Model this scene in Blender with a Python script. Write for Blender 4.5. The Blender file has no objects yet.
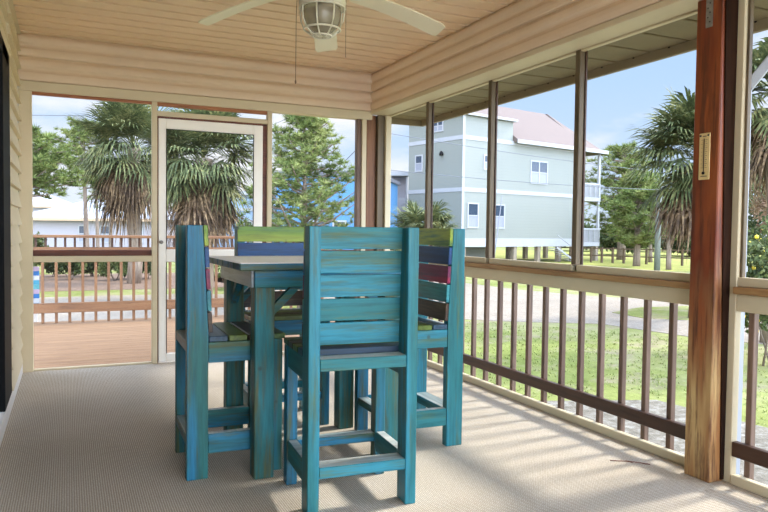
import bpy, bmesh, math, random
from mathutils import Vector, Matrix
C = bpy.context.scene.collection
PI = math.pi

# ------------------------------------------------------------------ camera
F = 692.0; CAM_H = 1.2
ax = Vector((1516, 7, -692)).normalized()
ay = Vector((-316, 30, -692)); ay = (ay - ax * ay.dot(ax)).normalized()
az = ax.cross(ay)
RW = Matrix((ax, ay, az))                      # camera -> world
cam = bpy.data.cameras.new('camera'); cam.sensor_width = 36; cam.lens = F / 768 * 36
cam.clip_end = 600; cam.clip_start = 0.02
co = bpy.data.objects.new('camera', cam); C.objects.link(co)
co.matrix_world = Matrix.Translation((0, 0, CAM_H)) @ RW.to_4x4()
bpy.context.scene.camera = co

def at(u, v, D):
    """world point seen at pixel (u, v) at view depth D (used only to look up positions)"""
    d = RW @ Vector((u - 384, 256 - v, -F)); return Vector((0, 0, CAM_H)) + d * (D / F)
def ground_at(u, v, z=-0.9):
    d = RW @ Vector((u - 384, 256 - v, -F)); return Vector((0, 0, CAM_H)) + d * ((z - CAM_H) / d.z)

# ------------------------------------------------------------------ materials
def srgb(r, g, b):
    f = lambda c: (c / 255 / 12.92) if c / 255 <= 0.04045 else ((c / 255 + 0.055) / 1.055) ** 2.4
    return (f(r), f(g), f(b), 1)
class NT:
    def __init__(s, name):
        s.m = bpy.data.materials.new(name); s.m.use_nodes = True
        s.t = s.m.node_tree; s.n = s.t.nodes; s.b = s.n['Principled BSDF']
        s.b.inputs['Specular IOR Level'].default_value = 0.35
    def add(s, typ, **kw):
        n = s.n.new(typ)
        for k, v in kw.items(): setattr(n, k, v)
        return n
    def ln(s, a, b): s.t.links.new(a, b)
    def coords(s, scale=(1, 1, 1), rnd=False, rot=(0, 0, 0)):
        tc = s.add('ShaderNodeTexCoord'); mp = s.add('ShaderNodeMapping')
        mp.inputs['Scale'].default_value = scale; mp.inputs['Rotation'].default_value = rot
        if rnd:
            oi = s.add('ShaderNodeObjectInfo'); ml = s.add('ShaderNodeVectorMath', operation='SCALE')
            ml.inputs[0].default_value = (17, 23, 31); s.ln(oi.outputs['Random'], ml.inputs['Scale'])
            ad = s.add('ShaderNodeVectorMath', operation='ADD')
            s.ln(tc.outputs['Object'], ad.inputs[0]); s.ln(ml.outputs[0], ad.inputs[1]); s.ln(ad.outputs[0], mp.inputs['Vector'])
        else: s.ln(tc.outputs['Object'], mp.inputs['Vector'])
        return mp.outputs[0]
    def noise(s, vec, scale, detail=4, rough=0.6):
        n = s.add('ShaderNodeTexNoise'); n.inputs['Scale'].default_value = scale
        n.inputs['Detail'].default_value = detail; n.inputs['Roughness'].default_value = rough
        s.ln(vec, n.inputs['Vector']); return n.outputs[0]
    def ramp(s, fac, stops):
        r = s.add('ShaderNodeValToRGB'); e = r.color_ramp.elements
        while len(e) < len(stops): e.new(0.5)
        for i, (p, c) in enumerate(stops): e[i].position = p; e[i].color = c
        s.ln(fac, r.inputs[0]); return r.outputs[0]
    def mix(s, fac, a, b, mode='MIX'):
        m = s.add('ShaderNodeMix', data_type='RGBA', blend_type=mode)
        for val, sock in ((fac, m.inputs[0]), (a, m.inputs[6]), (b, m.inputs[7])):
            if isinstance(val, (int, float, tuple)): sock.default_value = val
            else: s.ln(val, sock)
        return m.outputs[2]
    def bump(s, h, strength, dist=0.01):
        b = s.add('ShaderNodeBump'); b.inputs['Strength'].default_value = strength; b.inputs['Distance'].default_value = dist
        s.ln(h, b.inputs['Height']); s.ln(b.outputs[0], s.b.inputs['Normal'])
    def col(s, c):
        if isinstance(c, tuple): s.b.inputs['Base Color'].default_value = c
        else: s.ln(c, s.b.inputs['Base Color'])
    def rough(s, r): s.b.inputs['Roughness'].default_value = r

MATS = {}
def plain(name, c, rough=0.5, var=0.12, scale=6, metal=0, spec=None):
    if name in MATS: return MATS[name]
    t = NT(name); v = t.coords(rnd=True); n = t.noise(v, scale, 5)
    lo = tuple(x * (1 - var) for x in c[:3]) + (1,); hi = tuple(min(1, x * (1 + var)) for x in c[:3]) + (1,)
    t.col(t.ramp(n, [(0.3, lo), (0.7, hi)])); t.rough(rough); t.b.inputs['Metallic'].default_value = metal
    if spec is not None: t.b.inputs['Specular IOR Level'].default_value = spec
    MATS[name] = t.m; return t.m

GR = {'X': (1.2, 16, 16), 'Y': (16, 1.2, 16), 'Z': (16, 16, 1.2)}
def painted(name, base, alt, worn, axis, rough=0.42, wornamt=0.56, patch=0.53):
    key = name + '_' + axis
    if key in MATS: return MATS[key]
    t = NT(key); g = t.coords(GR[axis], rnd=True); p = t.coords((1, 1, 1), rnd=True)
    g2 = tuple(x * 0.35 for x in GR[axis]); pg = t.coords(g2, rnd=True)
    grain = t.noise(g, 3.0, 6, 0.65); patchn = t.noise(pg, 1.7, 3, 0.5); wn = t.noise(pg, 4.5, 5, 0.7)
    c = t.mix(t.ramp(patchn, [(patch - 0.1, (0, 0, 0, 1)), (patch + 0.04, (1, 1, 1, 1))]), base, alt)
    c = t.mix(t.ramp(wn, [(wornamt - 0.04, (0, 0, 0, 1)), (wornamt + 0.12, (0.85, 0.85, 0.85, 1))]), c, worn)
    gf = t.ramp(grain, [(0.34, (0.45, 0.45, 0.45, 1)), (0.58, (1.15, 1.15, 1.15, 1))])
    c = t.mix(0.55, c, gf, 'MULTIPLY')
    kn = t.add('ShaderNodeTexVoronoi'); kn.inputs['Scale'].default_value = 5.0; t.ln(p, kn.inputs['Vector'])
    kf = t.ramp(kn.outputs['Distance'], [(0.035, (1, 1, 1, 1)), (0.075, (0, 0, 0, 1))])
    kf2 = t.mix(0.7, (0, 0, 0, 1), kf)
    c = t.mix(kf2, c, srgb(48, 58, 48))
    t.col(c); t.rough(rough); t.bump(grain, 0.25, 0.004)
    t.b.inputs['Specular IOR Level'].default_value = 0.3
    MATS[key] = t.m; return t.m

TEAL = (srgb(40, 110, 114), srgb(46, 128, 146), srgb(84, 102, 66))
def teal(axis): return painted('teal_paint', *TEAL, axis)
def dteal(axis): return painted('deep_teal_paint', srgb(42, 104, 102), srgb(38, 114, 146), srgb(86, 92, 50), axis, wornamt=0.52)

def wood(name, a, b, dark, axis, rough=0.5, spec=0.35, dk=0.36):
    key = name + '_' + axis
    if key in MATS: return MATS[key]
    t = NT(key); g = t.coords(GR[axis], rnd=True); g2 = t.coords(tuple(x * 0.4 for x in GR[axis]), rnd=True)
    n = t.noise(g, 2.5, 6, 0.65); n2 = t.noise(g2, 1.6, 4, 0.6)
    c = t.mix(t.ramp(n2, [(0.38, (0, 0, 0, 1)), (0.62, (1, 1, 1, 1))]), a, b)
    c = t.mix(t.ramp(n, [(dk - 0.08, (0.9, 0.9, 0.9, 1)), (dk + 0.14, (0, 0, 0, 1))]), c, dark)
    t.col(c); t.rough(rough); t.bump(n, 0.3, 0.004); t.b.inputs['Specular IOR Level'].default_value = spec
    MATS[key] = t.m; return t.m

CREAM = srgb(204, 190, 158)
cream = plain('cream_vinyl', CREAM, 0.5, 0.05, 3)
cream2 = plain('cream_beam_vinyl', srgb(222, 200, 172), 0.55, 0.05, 2)
ceilm = plain('tan_ceiling_vinyl', srgb(232, 206, 170), 0.55, 0.05, 2)
whitem = plain('white_paint', srgb(225, 222, 216), 0.45, 0.04, 4)
doorm = plain('door_white_paint', srgb(240, 236, 226), 0.45, 0.04, 4)
brownwood = {a: wood('rail_brown_wood', srgb(96, 74, 60), srgb(122, 98, 82), srgb(60, 44, 36), a) for a in 'XYZ'}
darkrail = {a: wood('dark_stained_rail', srgb(66, 44, 32), srgb(80, 54, 40), srgb(42, 28, 22), a, rough=0.4) for a in 'XYZ'}
mullw = {a: wood('weathered_mullion_wood', srgb(92, 78, 56), srgb(112, 96, 72), srgb(56, 44, 32), a) for a in 'XYZ'}
capw = {a: wood('worn_cap_wood', srgb(176, 142, 96), srgb(150, 112, 70), srgb(110, 74, 46), a) for a in 'XYZ'}
deckw = {a: wood('deck_tan_wood', srgb(134, 106, 78), srgb(122, 94, 68), srgb(90, 66, 48), a, rough=0.7) for a in 'XYZ'}
deckr = {a: wood('deck_rail_wood', srgb(116, 80, 52), srgb(130, 94, 64), srgb(80, 54, 38), a) for a in 'XYZ'}
whitefan = plain('fan_white', srgb(226, 222, 200), 0.4, 0.03, 3)
blackm = plain('black_frame', srgb(14, 13, 15), 0.6, 0.1, 3, spec=0.15)

def m_carpet():
    t = NT('woven_carpet'); v = t.coords()
    w1 = t.add('ShaderNodeTexWave', wave_type='BANDS', bands_direction='X'); w1.inputs['Scale'].default_value = 31
    w1.inputs['Distortion'].default_value = 0.8; w1.inputs['Detail'].default_value = 2; t.ln(v, w1.inputs['Vector'])
    v2 = t.coords()
    w2 = t.add('ShaderNodeTexWave', wave_type='BANDS', bands_direction='Y'); w2.inputs['Scale'].default_value = 24
    w2.inputs['Distortion'].default_value = 1.2; t.ln(v2, w2.inputs['Vector'])
    mm = t.add('ShaderNodeMath', operation='MULTIPLY'); t.ln(w1.outputs['Fac'], mm.inputs[0]); t.ln(w2.outputs['Fac'], mm.inputs[1])
    c = t.ramp(mm.outputs[0], [(0.02, srgb(166, 155, 140)), (0.3, srgb(202, 192, 178)), (0.7, srgb(222, 215, 202))])
    n = t.noise(v, 90, 3, 0.7)
    c = t.mix(0.45, c, t.ramp(n, [(0.35, (0.62, 0.6, 0.56, 1)), (0.65, (1.15, 1.15, 1.12, 1))]), 'MULTIPLY')
    n2 = t.noise(v, 1.4, 4); c = t.mix(0.5, c, t.ramp(n2, [(0.35, (0.86, 0.85, 0.82, 1)), (0.65, (1.05, 1.05, 1.05, 1))]), 'MULTIPLY')
    t.col(c); t.rough(0.95); t.b.inputs['Specular IOR Level'].default_value = 0.1; t.bump(mm.outputs[0], 0.6, 0.004); return t.m
carpet = m_carpet()

def m_post():
    t = NT('red_stained_post_wood'); g = t.coords((14, 14, 1.1)); g2 = t.coords((5, 5, 0.8)); p = t.coords()
    n = t.noise(g, 2.4, 6, 0.65); n2 = t.noise(g2, 1.6, 3)
    red = t.mix(t.ramp(n2, [(0.4, (0, 0, 0, 1)), (0.6, (1, 1, 1, 1))]), srgb(112, 50, 26), srgb(146, 78, 38))
    pale = t.mix(t.ramp(n2, [(0.35, (0, 0, 0, 1)), (0.6, (1, 1, 1, 1))]), srgb(196, 166, 112), srgb(156, 108, 64))
    sx = t.add('ShaderNodeSeparateXYZ'); t.ln(p, sx.inputs[0])
    ad = t.add('ShaderNodeMath', operation='MULTIPLY_ADD'); ad.inputs[1].default_value = 1.2; t.ln(n2, ad.inputs[0]); t.ln(sx.outputs[2], ad.inputs[2])
    ms_ = t.add('ShaderNodeMath', operation='MULTIPLY'); ms_.inputs[1].default_value = 0.5; t.ln(ad.outputs[0], ms_.inputs[0])
    f = t.ramp(ms_.outputs[0], [(0.44, (1, 1, 1, 1)), (0.78, (0, 0, 0, 1))])
    c = t.mix(f, red, pale)
    c = t.mix(t.ramp(n, [(0.38, (0.85, 0.85, 0.85, 1)), (0.52, (0, 0, 0, 1))]), c, srgb(84, 44, 26))
    t.col(c); t.rough(0.45); t.bump(n, 0.4, 0.005); return t.m
postm = m_post()

def m_screen():
    t = NT('insect_screen'); t.n.remove(t.b)
    d = t.add('ShaderNodeBsdfDiffuse'); d.inputs[0].default_value = srgb(120, 120, 118)
    tr = t.add('ShaderNodeBsdfTransparent'); mx = t.add('ShaderNodeMixShader'); mx.inputs[0].default_value = 0.07
    t.ln(tr.outputs[0], mx.inputs[1]); t.ln(d.outputs[0], mx.inputs[2]); t.ln(mx.outputs[0], t.n['Material Output'].inputs[0]); return t.m
screenm = m_screen()

def m_ground():
    t = NT('lawn_ground'); v = t.coords(); n = t.noise(v, 0.35, 6, 0.65); n2 = t.noise(v, 6, 6, 0.7); n3 = t.noise(v, 1.3, 5, 0.65)
    c = t.ramp(n, [(0.36, srgb(104, 112, 56)), (0.5, srgb(122, 126, 72)), (0.64, srgb(140, 138, 96))])
    c = t.mix(t.ramp(n3, [(0.5, (0, 0, 0, 1)), (0.64, (0.8, 0.8, 0.8, 1))]), c, srgb(138, 126, 104))
    c = t.mix(0.6, c, t.ramp(n2, [(0.3, (0.6, 0.64, 0.5, 1)), (0.7, (1.15, 1.15, 1.1, 1))]), 'MULTIPLY')
    t.col(c); t.rough(0.95); t.b.inputs['Specular IOR Level'].default_value = 0.1; t.bump(n2, 0.6, 0.05); return t.m
def m_speck(name, a, b, c_, scale=14):
    t = NT(name); v = t.coords(); n = t.noise(v, scale, 6, 0.75); n2 = t.noise(v, 0.8, 4)
    c = t.ramp(n, [(0.32, a), (0.5, b), (0.68, c_)])
    c = t.mix(0.5, c, t.ramp(n2, [(0.35, (0.8, 0.8, 0.78, 1)), (0.65, (1.08, 1.08, 1.08, 1))]), 'MULTIPLY')
    t.col(c); t.rough(0.9); t.bump(n, 0.5, 0.03); return t.m
groundm = m_ground()
drivem = m_speck('gravel_drive', srgb(116, 104, 90), srgb(134, 123, 108), srgb(150, 140, 128))
shellm = m_speck('shell_gravel', srgb(72, 66, 54), srgb(106, 99, 86), srgb(142, 138, 128), 9)

def leafm(name, a, b, c_, scale=0.9, trans=0.25):
    t = NT(name); v = t.coords(rnd=True); n = t.noise(v, scale, 3); n2 = t.noise(v, 9, 2)
    mx = t.add('ShaderNodeMath', operation='MULTIPLY_ADD'); mx.inputs[1].default_value = 0.5
    t.ln(n2, mx.inputs[0]); h = t.add('ShaderNodeMath', operation='MULTIPLY'); h.inputs[1].default_value = 0.5; t.ln(n, h.inputs[0]); t.ln(h.outputs[0], mx.inputs[2])
    c = t.ramp(mx.outputs[0], [(0.38, a), (0.5, b), (0.62, c_)])
    t.col(c); t.rough(0.6); t.b.inputs['Specular IOR Level'].default_value = 0.2
    out = t.n['Material Output']; tl = t.add('ShaderNodeBsdfTranslucent'); t.ln(c, tl.inputs[0])
    ms = t.add('ShaderNodeMixShader'); ms.inputs[0].default_value = trans
    t.ln(t.b.outputs[0], ms.inputs[1]); t.ln(tl.outputs[0], ms.inputs[2]); t.ln(ms.outputs[0], out.inputs[0]); return t.m
pineleaf = leafm('pine_needles', srgb(72, 88, 44), srgb(106, 120, 62), srgb(148, 152, 94))
palmleaf = leafm('palm_leaflets', srgb(54, 62, 38), srgb(84, 94, 58), srgb(138, 136, 88), 1.6)
deadleaf = leafm('dead_palm_leaflets', srgb(56, 42, 32), srgb(96, 76, 56), srgb(148, 124, 92), 2.0, 0.15)
bushleaf = leafm('bush_leaves', srgb(52, 64, 38), srgb(78, 90, 50), srgb(112, 118, 70))
darkleaf = leafm('dark_tree_leaves', srgb(44, 54, 34), srgb(64, 76, 46), srgb(88, 96, 60))
grassleaf = leafm('grass_blades', srgb(112, 122, 60), srgb(132, 140, 76), srgb(152, 154, 98), 1.0)
barkm = wood('bark', srgb(112, 98, 86), srgb(134, 118, 104), srgb(66, 56, 48), 'Z', 0.9)

def siding_mat(name, c, pitch=0.2, depth=0.55):
    t = NT(name); v = t.coords(); sx = t.add('ShaderNodeSeparateXYZ'); t.ln(v, sx.inputs[0])
    dv = t.add('ShaderNodeMath', operation='DIVIDE'); dv.inputs[1].default_value = pitch; t.ln(sx.outputs[2], dv.inputs[0])
    fr = t.add('ShaderNodeMath', operation='FRACT'); t.ln(dv.outputs[0], fr.inputs[0])
    n = t.noise(v, 0.6, 3); cc = t.ramp(n, [(0.3, tuple(x * 0.95 for x in c[:3]) + (1,)), (0.7, c)])
    t.col(cc); t.rough(0.6); iv = t.add('ShaderNodeMath', operation='SUBTRACT'); iv.inputs[0].default_value = 1; t.ln(fr.outputs[0], iv.inputs[1])
    t.bump(iv.outputs[0], depth, 0.02); return t.m

# ------------------------------------------------------------------ mesh building
class MB:
    def __init__(s): s.bm = bmesh.new()
    def _bev(s, fs, bev):
        if bev > 0:
            es = list({e for f in fs for e in f.edges})
            bmesh.ops.bevel(s.bm, geom=es, offset=bev, segments=1, affect='EDGES', profile=0.5)
    def hexa(s, p, bev=0, mi=0):
        """p: 4 bottom points ccw then 4 top points"""
        v = [s.bm.verts.new(q) for q in p]
        idx = [(3, 2, 1, 0), (4, 5, 6, 7), (0, 1, 5, 4), (1, 2, 6, 5), (2, 3, 7, 6), (3, 0, 4, 7)]
        fs = [s.bm.faces.new([v[i] for i in q]) for q in idx]
        for f in fs: f.material_index = mi
        s._bev(fs, bev); return s
    def box(s, x0, x1, y0, y1, z0, z1, bev=0, mi=0, M=None):
        p = [Vector(q) for q in ((x0, y0, z0), (x1, y0, z0), (x1, y1, z0), (x0, y1, z0), (x0, y0, z1), (x1, y0, z1), (x1, y1, z1), (x0, y1, z1))]
        if M: p = [M @ q for q in p]
        return s.hexa(p, bev, mi)
    def bar(s, a, b, w, h, up=(0, 0, 1), bev=0, mi=0):
        a = Vector(a); b = Vector(b); d = (b - a).normalized(); up = Vector(up)
        sd = d.cross(up).normalized(); u = sd.cross(d)
        q = [a - sd * w / 2 - u * h / 2, a + sd * w / 2 - u * h / 2, a + sd * w / 2 + u * h / 2, a - sd * w / 2 + u * h / 2]
        return s.hexa(q + [x + (b - a) for x in q], bev, mi)
    def tube(s, pts, r, n=8, cap=True, mi=0):
        pts = [Vector(p) for p in pts]; rs = r if isinstance(r, (list, tuple)) else [r] * len(pts); rings = []
        for i, p in enumerate(pts):
            d = (pts[min(i + 1, len(pts) - 1)] - pts[max(i - 1, 0)]).normalized()
            ref = Vector((0, 0, 1)) if abs(d.z) < 0.9 else Vector((1, 0, 0))
            a = d.cross(ref).normalized(); b = d.cross(a)
            rings.append([s.bm.verts.new(p + (a * math.cos(2 * PI * k / n) + b * math.sin(2 * PI * k / n)) * rs[i]) for k in range(n)])
        for i in range(len(rings) - 1):
            for k in range(n):
                f = s.bm.faces.new((rings[i][k], rings[i][(k + 1) % n], rings[i + 1][(k + 1) % n], rings[i + 1][k])); f.smooth = True; f.material_index = mi
        if cap:
            for rg in (rings[0], rings[-1]): s.bm.faces.new(rg).material_index = mi
        return s
    def lathe(s, prof, c=(0, 0, 0), n=28):
        rings = []
        for r, z in prof:
            rings.append([s.bm.verts.new((c[0] + max(r, 1e-4) * math.cos(2 * PI * k / n), c[1] + max(r, 1e-4) * math.sin(2 * PI * k / n), c[2] + z)) for k in range(n)])
        for i in range(len(rings) - 1):
            for k in range(n):
                f = s.bm.faces.new((rings[i][k], rings[i][(k + 1) % n], rings[i + 1][(k + 1) % n], rings[i + 1][k])); f.smooth = True
        s.bm.faces.new(rings[0]); s.bm.faces.new(rings[-1]); return s
    def prism(s, poly, axis, a0, a1, mi=0):
        """poly: 2D points in the plane normal to axis"""
        def P(p, a): return {'X': (a, p[0], p[1]), 'Y': (p[0], a, p[1]), 'Z': (p[0], p[1], a)}[axis]
        v0 = [s.bm.verts.new(P(p, a0)) for p in poly]; v1 = [s.bm.verts.new(P(p, a1)) for p in poly]; n = len(poly)
        fs = [s.bm.faces.new(v0), s.bm.faces.new(v1)]
        for i in range(n): fs.append(s.bm.faces.new((v0[i], v0[(i + 1) % n], v1[(i + 1) % n], v1[i])))
        for f in fs: f.material_index = mi
        return s
    def face(s, pts, mi=0): s.bm.faces.new([s.bm.verts.new(p) for p in pts]).material_index = mi; return s
    def build(s, name, mat, parent=None, M=None):
        if M: s.bm.transform(M)
        bmesh.ops.recalc_face_normals(s.bm, faces=s.bm.faces[:])
        me = bpy.data.meshes.new(name); s.bm.to_mesh(me); s.bm.free()
        for m in (mat if isinstance(mat, (list, tuple)) else [mat]): me.materials.append(m)
        o = bpy.data.objects.new(name, me); C.objects.link(o)
        if parent: o.parent = parent
        return o
def raw(name, vs, fs, mat, parent=None):
    me = bpy.data.meshes.new(name); me.from_pydata(vs, [], fs); me.materials.append(mat)
    o = bpy.data.objects.new(name, me); C.objects.link(o)
    if parent: o.parent = parent
    return o
def tag(o, label=None, cat=None, group=None, kind=None):
    if label: o['label'] = label
    if cat: o['category'] = cat
    if group: o['group'] = group
    if kind: o['kind'] = kind
    return o
def empty(name, loc=(0, 0, 0), rz=0, label=None, cat=None, group=None, kind=None):
    o = bpy.data.objects.new(name, None); C.objects.link(o); o.location = loc; o.rotation_euler = (0, 0, rz); o.empty_display_size = 0.1
    return tag(o, label, cat, group, kind)
def copy_tree(o, parent=None):
    c = o.copy(); C.objects.link(c); c.parent = parent
    for ch in list(o.children): copy_tree(ch, c)
    return c
def structure(o, label, cat): return tag(o, label, cat, kind='structure')

# ------------------------------------------------------------------ room shell
XL, XR, YB, YF, ZC = -0.36, 2.9, 6.315, -2.0, 2.745
fl = MB().box(XL - 0.12, 3.0, YF, 6.42, -0.16, 0.0).build('floor', carpet)
structure(fl, 'beige woven outdoor carpet covering the whole porch floor', 'floor')
# ceiling boards run across the porch, with V grooves
poly = []
y = YF
pitch = 0.172
poly.append((YF, ZC + 0.1))
k = 0
while y < 6.35:
    poly += [(y, ZC - 0.004), (y + 0.03, ZC), (y + pitch * 0.6, ZC + 0.002), (y + pitch - 0.013, ZC + 0.003), (y + pitch - 0.012, ZC + 0.035), (y + pitch - 0.0005, ZC + 0.035)]
    y += pitch; k += 1
poly += [(y, ZC), (y, ZC + 0.1)]
structure(MB().prism(poly, 'X', XL - 0.12, 2.95).build('ceiling', ceilm), 'tan grooved vinyl board ceiling above the whole porch', 'ceiling')

def beam_profile(z0, z1, grooves, face, sgn):
    """profile (offset, z) of lapped vinyl cladding; face = room-side coordinate, sgn = direction away from room"""
    pts = []
    zs = [z0] + grooves + [z1]
    for a, b in zip(zs[:-1], zs[1:]):
        h = b - a
        pts += [(face + sgn * 0.02, a), (face + sgn * 0.001, a + 0.004)] + [(face + sgn * o_, a + h * q) for q, o_ in ((.06, -.004), (.2, -.006), (.34, -.003), (.42, .008), (.5, .014), (.56, .010), (.62, -.001), (.72, -.005), (.84, -.003), (.91, .008), (.97, .018), (1.0, .02))]
        pts += [(face + sgn * 0.17, z1), (face + sgn * 0.17, z0)]
    return pts
bb = structure(MB().prism(beam_profile(2.367, ZC, [2.56], YB, 1), 'X', XL - 0.1, 2.74).build('wall_back', cream2), 'tan vinyl clad beam above the back screens', 'wall')
MB().box(XL, 2.74, YB - 0.004, YB + 0.1, 2.285, 2.366, 0.004).build('header_trim', cream, bb)
rb = structure(MB().prism(beam_profile(2.372, ZC, [2.565], 2.725, 1), 'Y', YF, 6.33).build('wall_right', cream2), 'tan vinyl clad beam above the right hand screens', 'wall')
MB().box(2.722, 2.935, YF, 6.33, 2.335, 2.371, 0.004).build('header_trim', cream, rb)
# left wall: lapped siding in front of a plain wall, with a dark sliding door frame
WL = structure(MB().box(XL - 0.12, XL - 0.02, 5.12, 6.42, 0, ZC).box(XL - 0.12, XL - 0.02, YF, 5.12, 2.285, ZC).box(XL - 0.12, XL - 0.02, YF, 0.6, 0, 2.285).build('wall_left', cream2), 'cream lapped siding wall at the left edge beside the black door', 'wall')
pr = [(XL - 0.03, 0.09)]
z = 0.09
while z < ZC - 0.01:
    z2 = min(z + 0.139, ZC); pr += [(XL + 0.024, z), (XL + 0.022, z + 0.008), (XL - 0.004, z2)]; z = z2
pr += [(XL - 0.03, ZC)]
MB().prism(pr, 'Y', 5.215, 6.315).build('siding', plain('cream_siding', srgb(214, 200, 168), 0.5, 0.04, 3), WL)
pr2 = [(XL - 0.03, 2.39)]; z = 2.39
while z < ZC - 0.01:
    z2 = min(z + 0.139, ZC); pr2 += [(XL + 0.014, z), (XL + 0.012, z + 0.006), (XL - 0.006, z2)]; z = z2
pr2 += [(XL - 0.03, ZC)]
MB().prism(pr2, 'Y', YF, 5.215).build('siding', MATS['cream_siding'], WL)
dr = empty('door_2', (0, 0, 0)); structure(dr, 'black framed sliding glass door at the left edge', 'door')
MB().box(XL - 0.02, XL + 0.02, 4.6, 5.12, 0.1, 2.29, 0.003).box(XL - 0.02, XL + 0.02, 0.6, 0.68, 0.1, 2.29, 0.003).box(XL - 0.02, XL + 0.02, 0.68, 5.02, 2.2, 2.29, 0.003).box(XL - 0.02, XL + 0.02, 2.8, 2.9, 0.1, 2.2, 0.003).build('door_frame', blackm, dr)
g = NT('dark_glass'); g.col(srgb(24, 26, 30)); g.rough(0.05); g.b.inputs['Specular IOR Level'].default_value = 0.5
MB().box(XL - 0.012, XL - 0.006, 0.68, 5.02, 0.1, 2.2).build('glass_pane', g.m, dr)
MB().box(XL - 0.02, XL + 0.012, 5.12, 5.215, 0.02, 2.39, 0.004).box(XL - 0.02, XL + 0.012, YF + 2.5, 5.12, 2.29, 2.39, 0.004).build('door_casing', MATS['cream_siding'], dr)
structure(MB().box(XL - 0.02, XL + 0.022, 0.6, 6.28, 0.0, 0.088, 0.006).build('baseboard_left', whitem), 'white baseboard and threshold along the left wall', 'baseboard')

# ------------------------------------------------------------------ back wall frames
def scr(name, parent, pts): return MB().face(pts).build(name, screenm, parent)
def frame_back(name, label, x0, x1, z0, z1, lw=0, rw=0, extra=None):
    w = structure(empty(name), label, 'window'); return w
structure(MB().box(XL, -0.262, YB, YB + 0.06, 0, 2.285, 0.004).build('trim_1', cream), 'cream corner post at the left end of the back screens', 'trim')
structure(MB().box(0.664, 0.709, YB, YB + 0.06, 0, 2.285, 0.004).build('trim_2', cream), 'cream upright between the left back screen and the screen door', 'trim')
structure(MB().box(1.684, 1.729, YB, YB + 0.06, 0, 2.285, 0.004).build('trim_3', cream), 'cream upright between the screen door and the right back screen', 'trim')
t4 = structure(MB().box(2.633, 2.681, YB, YB + 0.05, 0, 2.285, 0.004).build('trim_4', cream), 'cream upright beside the back corner post', 'trim')
MB().box(2.588, 2.632, YB + 0.015, YB + 0.08, 0, 2.285, 0.003).build('jamb', brownwood['Z'], t4)
w = structure(empty('window_1'), 'large left back screen opening looking onto the deck', 'window')
redb = wood('reddish_rail_wood', srgb(110, 62, 44), srgb(90, 50, 38), srgb(60, 34, 26), 'X')
MB().box(-0.262, 0.664, YB + 0.02, YB + 0.058, 0.951, 1.0, 0.003).build('rail', redb, w)
MB().box(-0.262, 0.664, YB, YB + 0.045, 0.9, 0.95, 0.003).build('rail_trim', cream, w)
MB().box(-0.262, 0.664, YB + 0.02, YB + 0.06, 0.0, 0.016, 0.003).build('sill', cream, w)
MB().box(-0.262, 0.664, YB + 0.01, YB + 0.05, 2.262, 2.285, 0.002).build('head_lip', wood('lip_brown', srgb(168, 112, 72), srgb(150, 92, 60), srgb(110, 70, 50), 'X'), w)
scr('insect_screen', w, [(-0.262, YB + 0.05, 0.035), (0.664, YB + 0.05, 0.035), (0.664, YB + 0.05, 2.262), (-0.262, YB + 0.05, 2.262)])
w = structure(empty('window_2'), 'narrow transom screen above the screen door', 'window')
MB().box(0.709, 1.684, YB, YB + 0.06, 2.165, 2.208, 0.003).build('head_frame', cream, w)
MB().box(0.709, 1.684, YB + 0.012, YB + 0.055, 2.255, 2.285, 0.002).build('head_lip', MATS['lip_brown_X'], w)
scr('insect_screen', w, [(0.709, YB + 0.05, 2.208), (1.684, YB + 0.05, 2.208), (1.684, YB + 0.05, 2.255), (0.709, YB + 0.05, 2.255)])
w = structure(empty('window_3'), 'right back screen opening in front of the conical pine', 'window')
MB().box(1.729, 2.588, YB, YB + 0.045, 0.9, 0.95, 0.003).build('rail_trim', cream, w)
MB().box(1.729, 2.588, YB + 0.02, YB + 0.058, 0.951, 1.0, 0.003).build('rail', redb, w)
MB().box(1.729, 2.588, YB, YB + 0.06, 0.0, 0.035, 0.003).build('sill', cream, w)
scr('insect_screen', w, [(1.729, YB + 0.05, 0.035), (2.588, YB + 0.05, 0.035), (2.588, YB + 0.05, 2.285), (1.729, YB + 0.05, 2.285)])
# screen door
d = structure(empty('door_1'), 'white framed screen door in the middle of the back wall', 'door')
MB().box(0.719, 0.784, YB + 0.005, YB + 0.04, 0.012, 2.147, 0.004).build('stile', doorm, d)
MB().box(1.558, 1.642, YB + 0.005, YB + 0.04, 0.012, 2.147, 0.004).build('stile', doorm, d)
MB().box(0.784, 1.558, YB + 0.005, YB + 0.04, 2.058, 2.147, 0.004).build('top_rail', doorm, d)
MB().box(0.784, 1.558, YB + 0.005, YB + 0.04, 0.895, 1.005, 0.004).build('middle_rail', doorm, d)
MB().box(0.784, 1.558, YB + 0.005, YB + 0.04, 0.012, 0.085, 0.004).build('bottom_rail', doorm, d)
MB().box(0.709, 0.719, YB + 0.012, YB + 0.06, 0, 2.165).box(1.642, 1.684, YB + 0.022, YB + 0.06, 0, 2.165).box(0.719, 1.642, YB + 0.012, YB + 0.06, 2.147, 2.165).build('door_jamb', redb, d)
sp = MB()
for (a, b, c1, c2) in ((0.784, 0.789, 1.005, 2.058), (1.553, 1.558, 1.005, 2.058), (0.784, 0.789, 0.085, 0.895), (1.553, 1.558, 0.085, 0.895)): sp.box(a, b, YB + 0.002, YB + 0.012, c1, c2)
sp.box(0.789, 1.553, YB + 0.002, YB + 0.012, 2.053, 2.058); sp.build('screen_spline', blackm, d)
scr('insect_screen', d, [(0.784, YB + 0.02, 1.005), (1.558, YB + 0.02, 1.005), (1.558, YB + 0.02, 2.058), (0.784, YB + 0.02, 2.058)])
scr('insect_screen', d, [(0.784, YB + 0.02, 0.085), (1.558, YB + 0.02, 0.085), (1.558, YB + 0.02, 0.895), (0.784, YB + 0.02, 0.895)])
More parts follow.
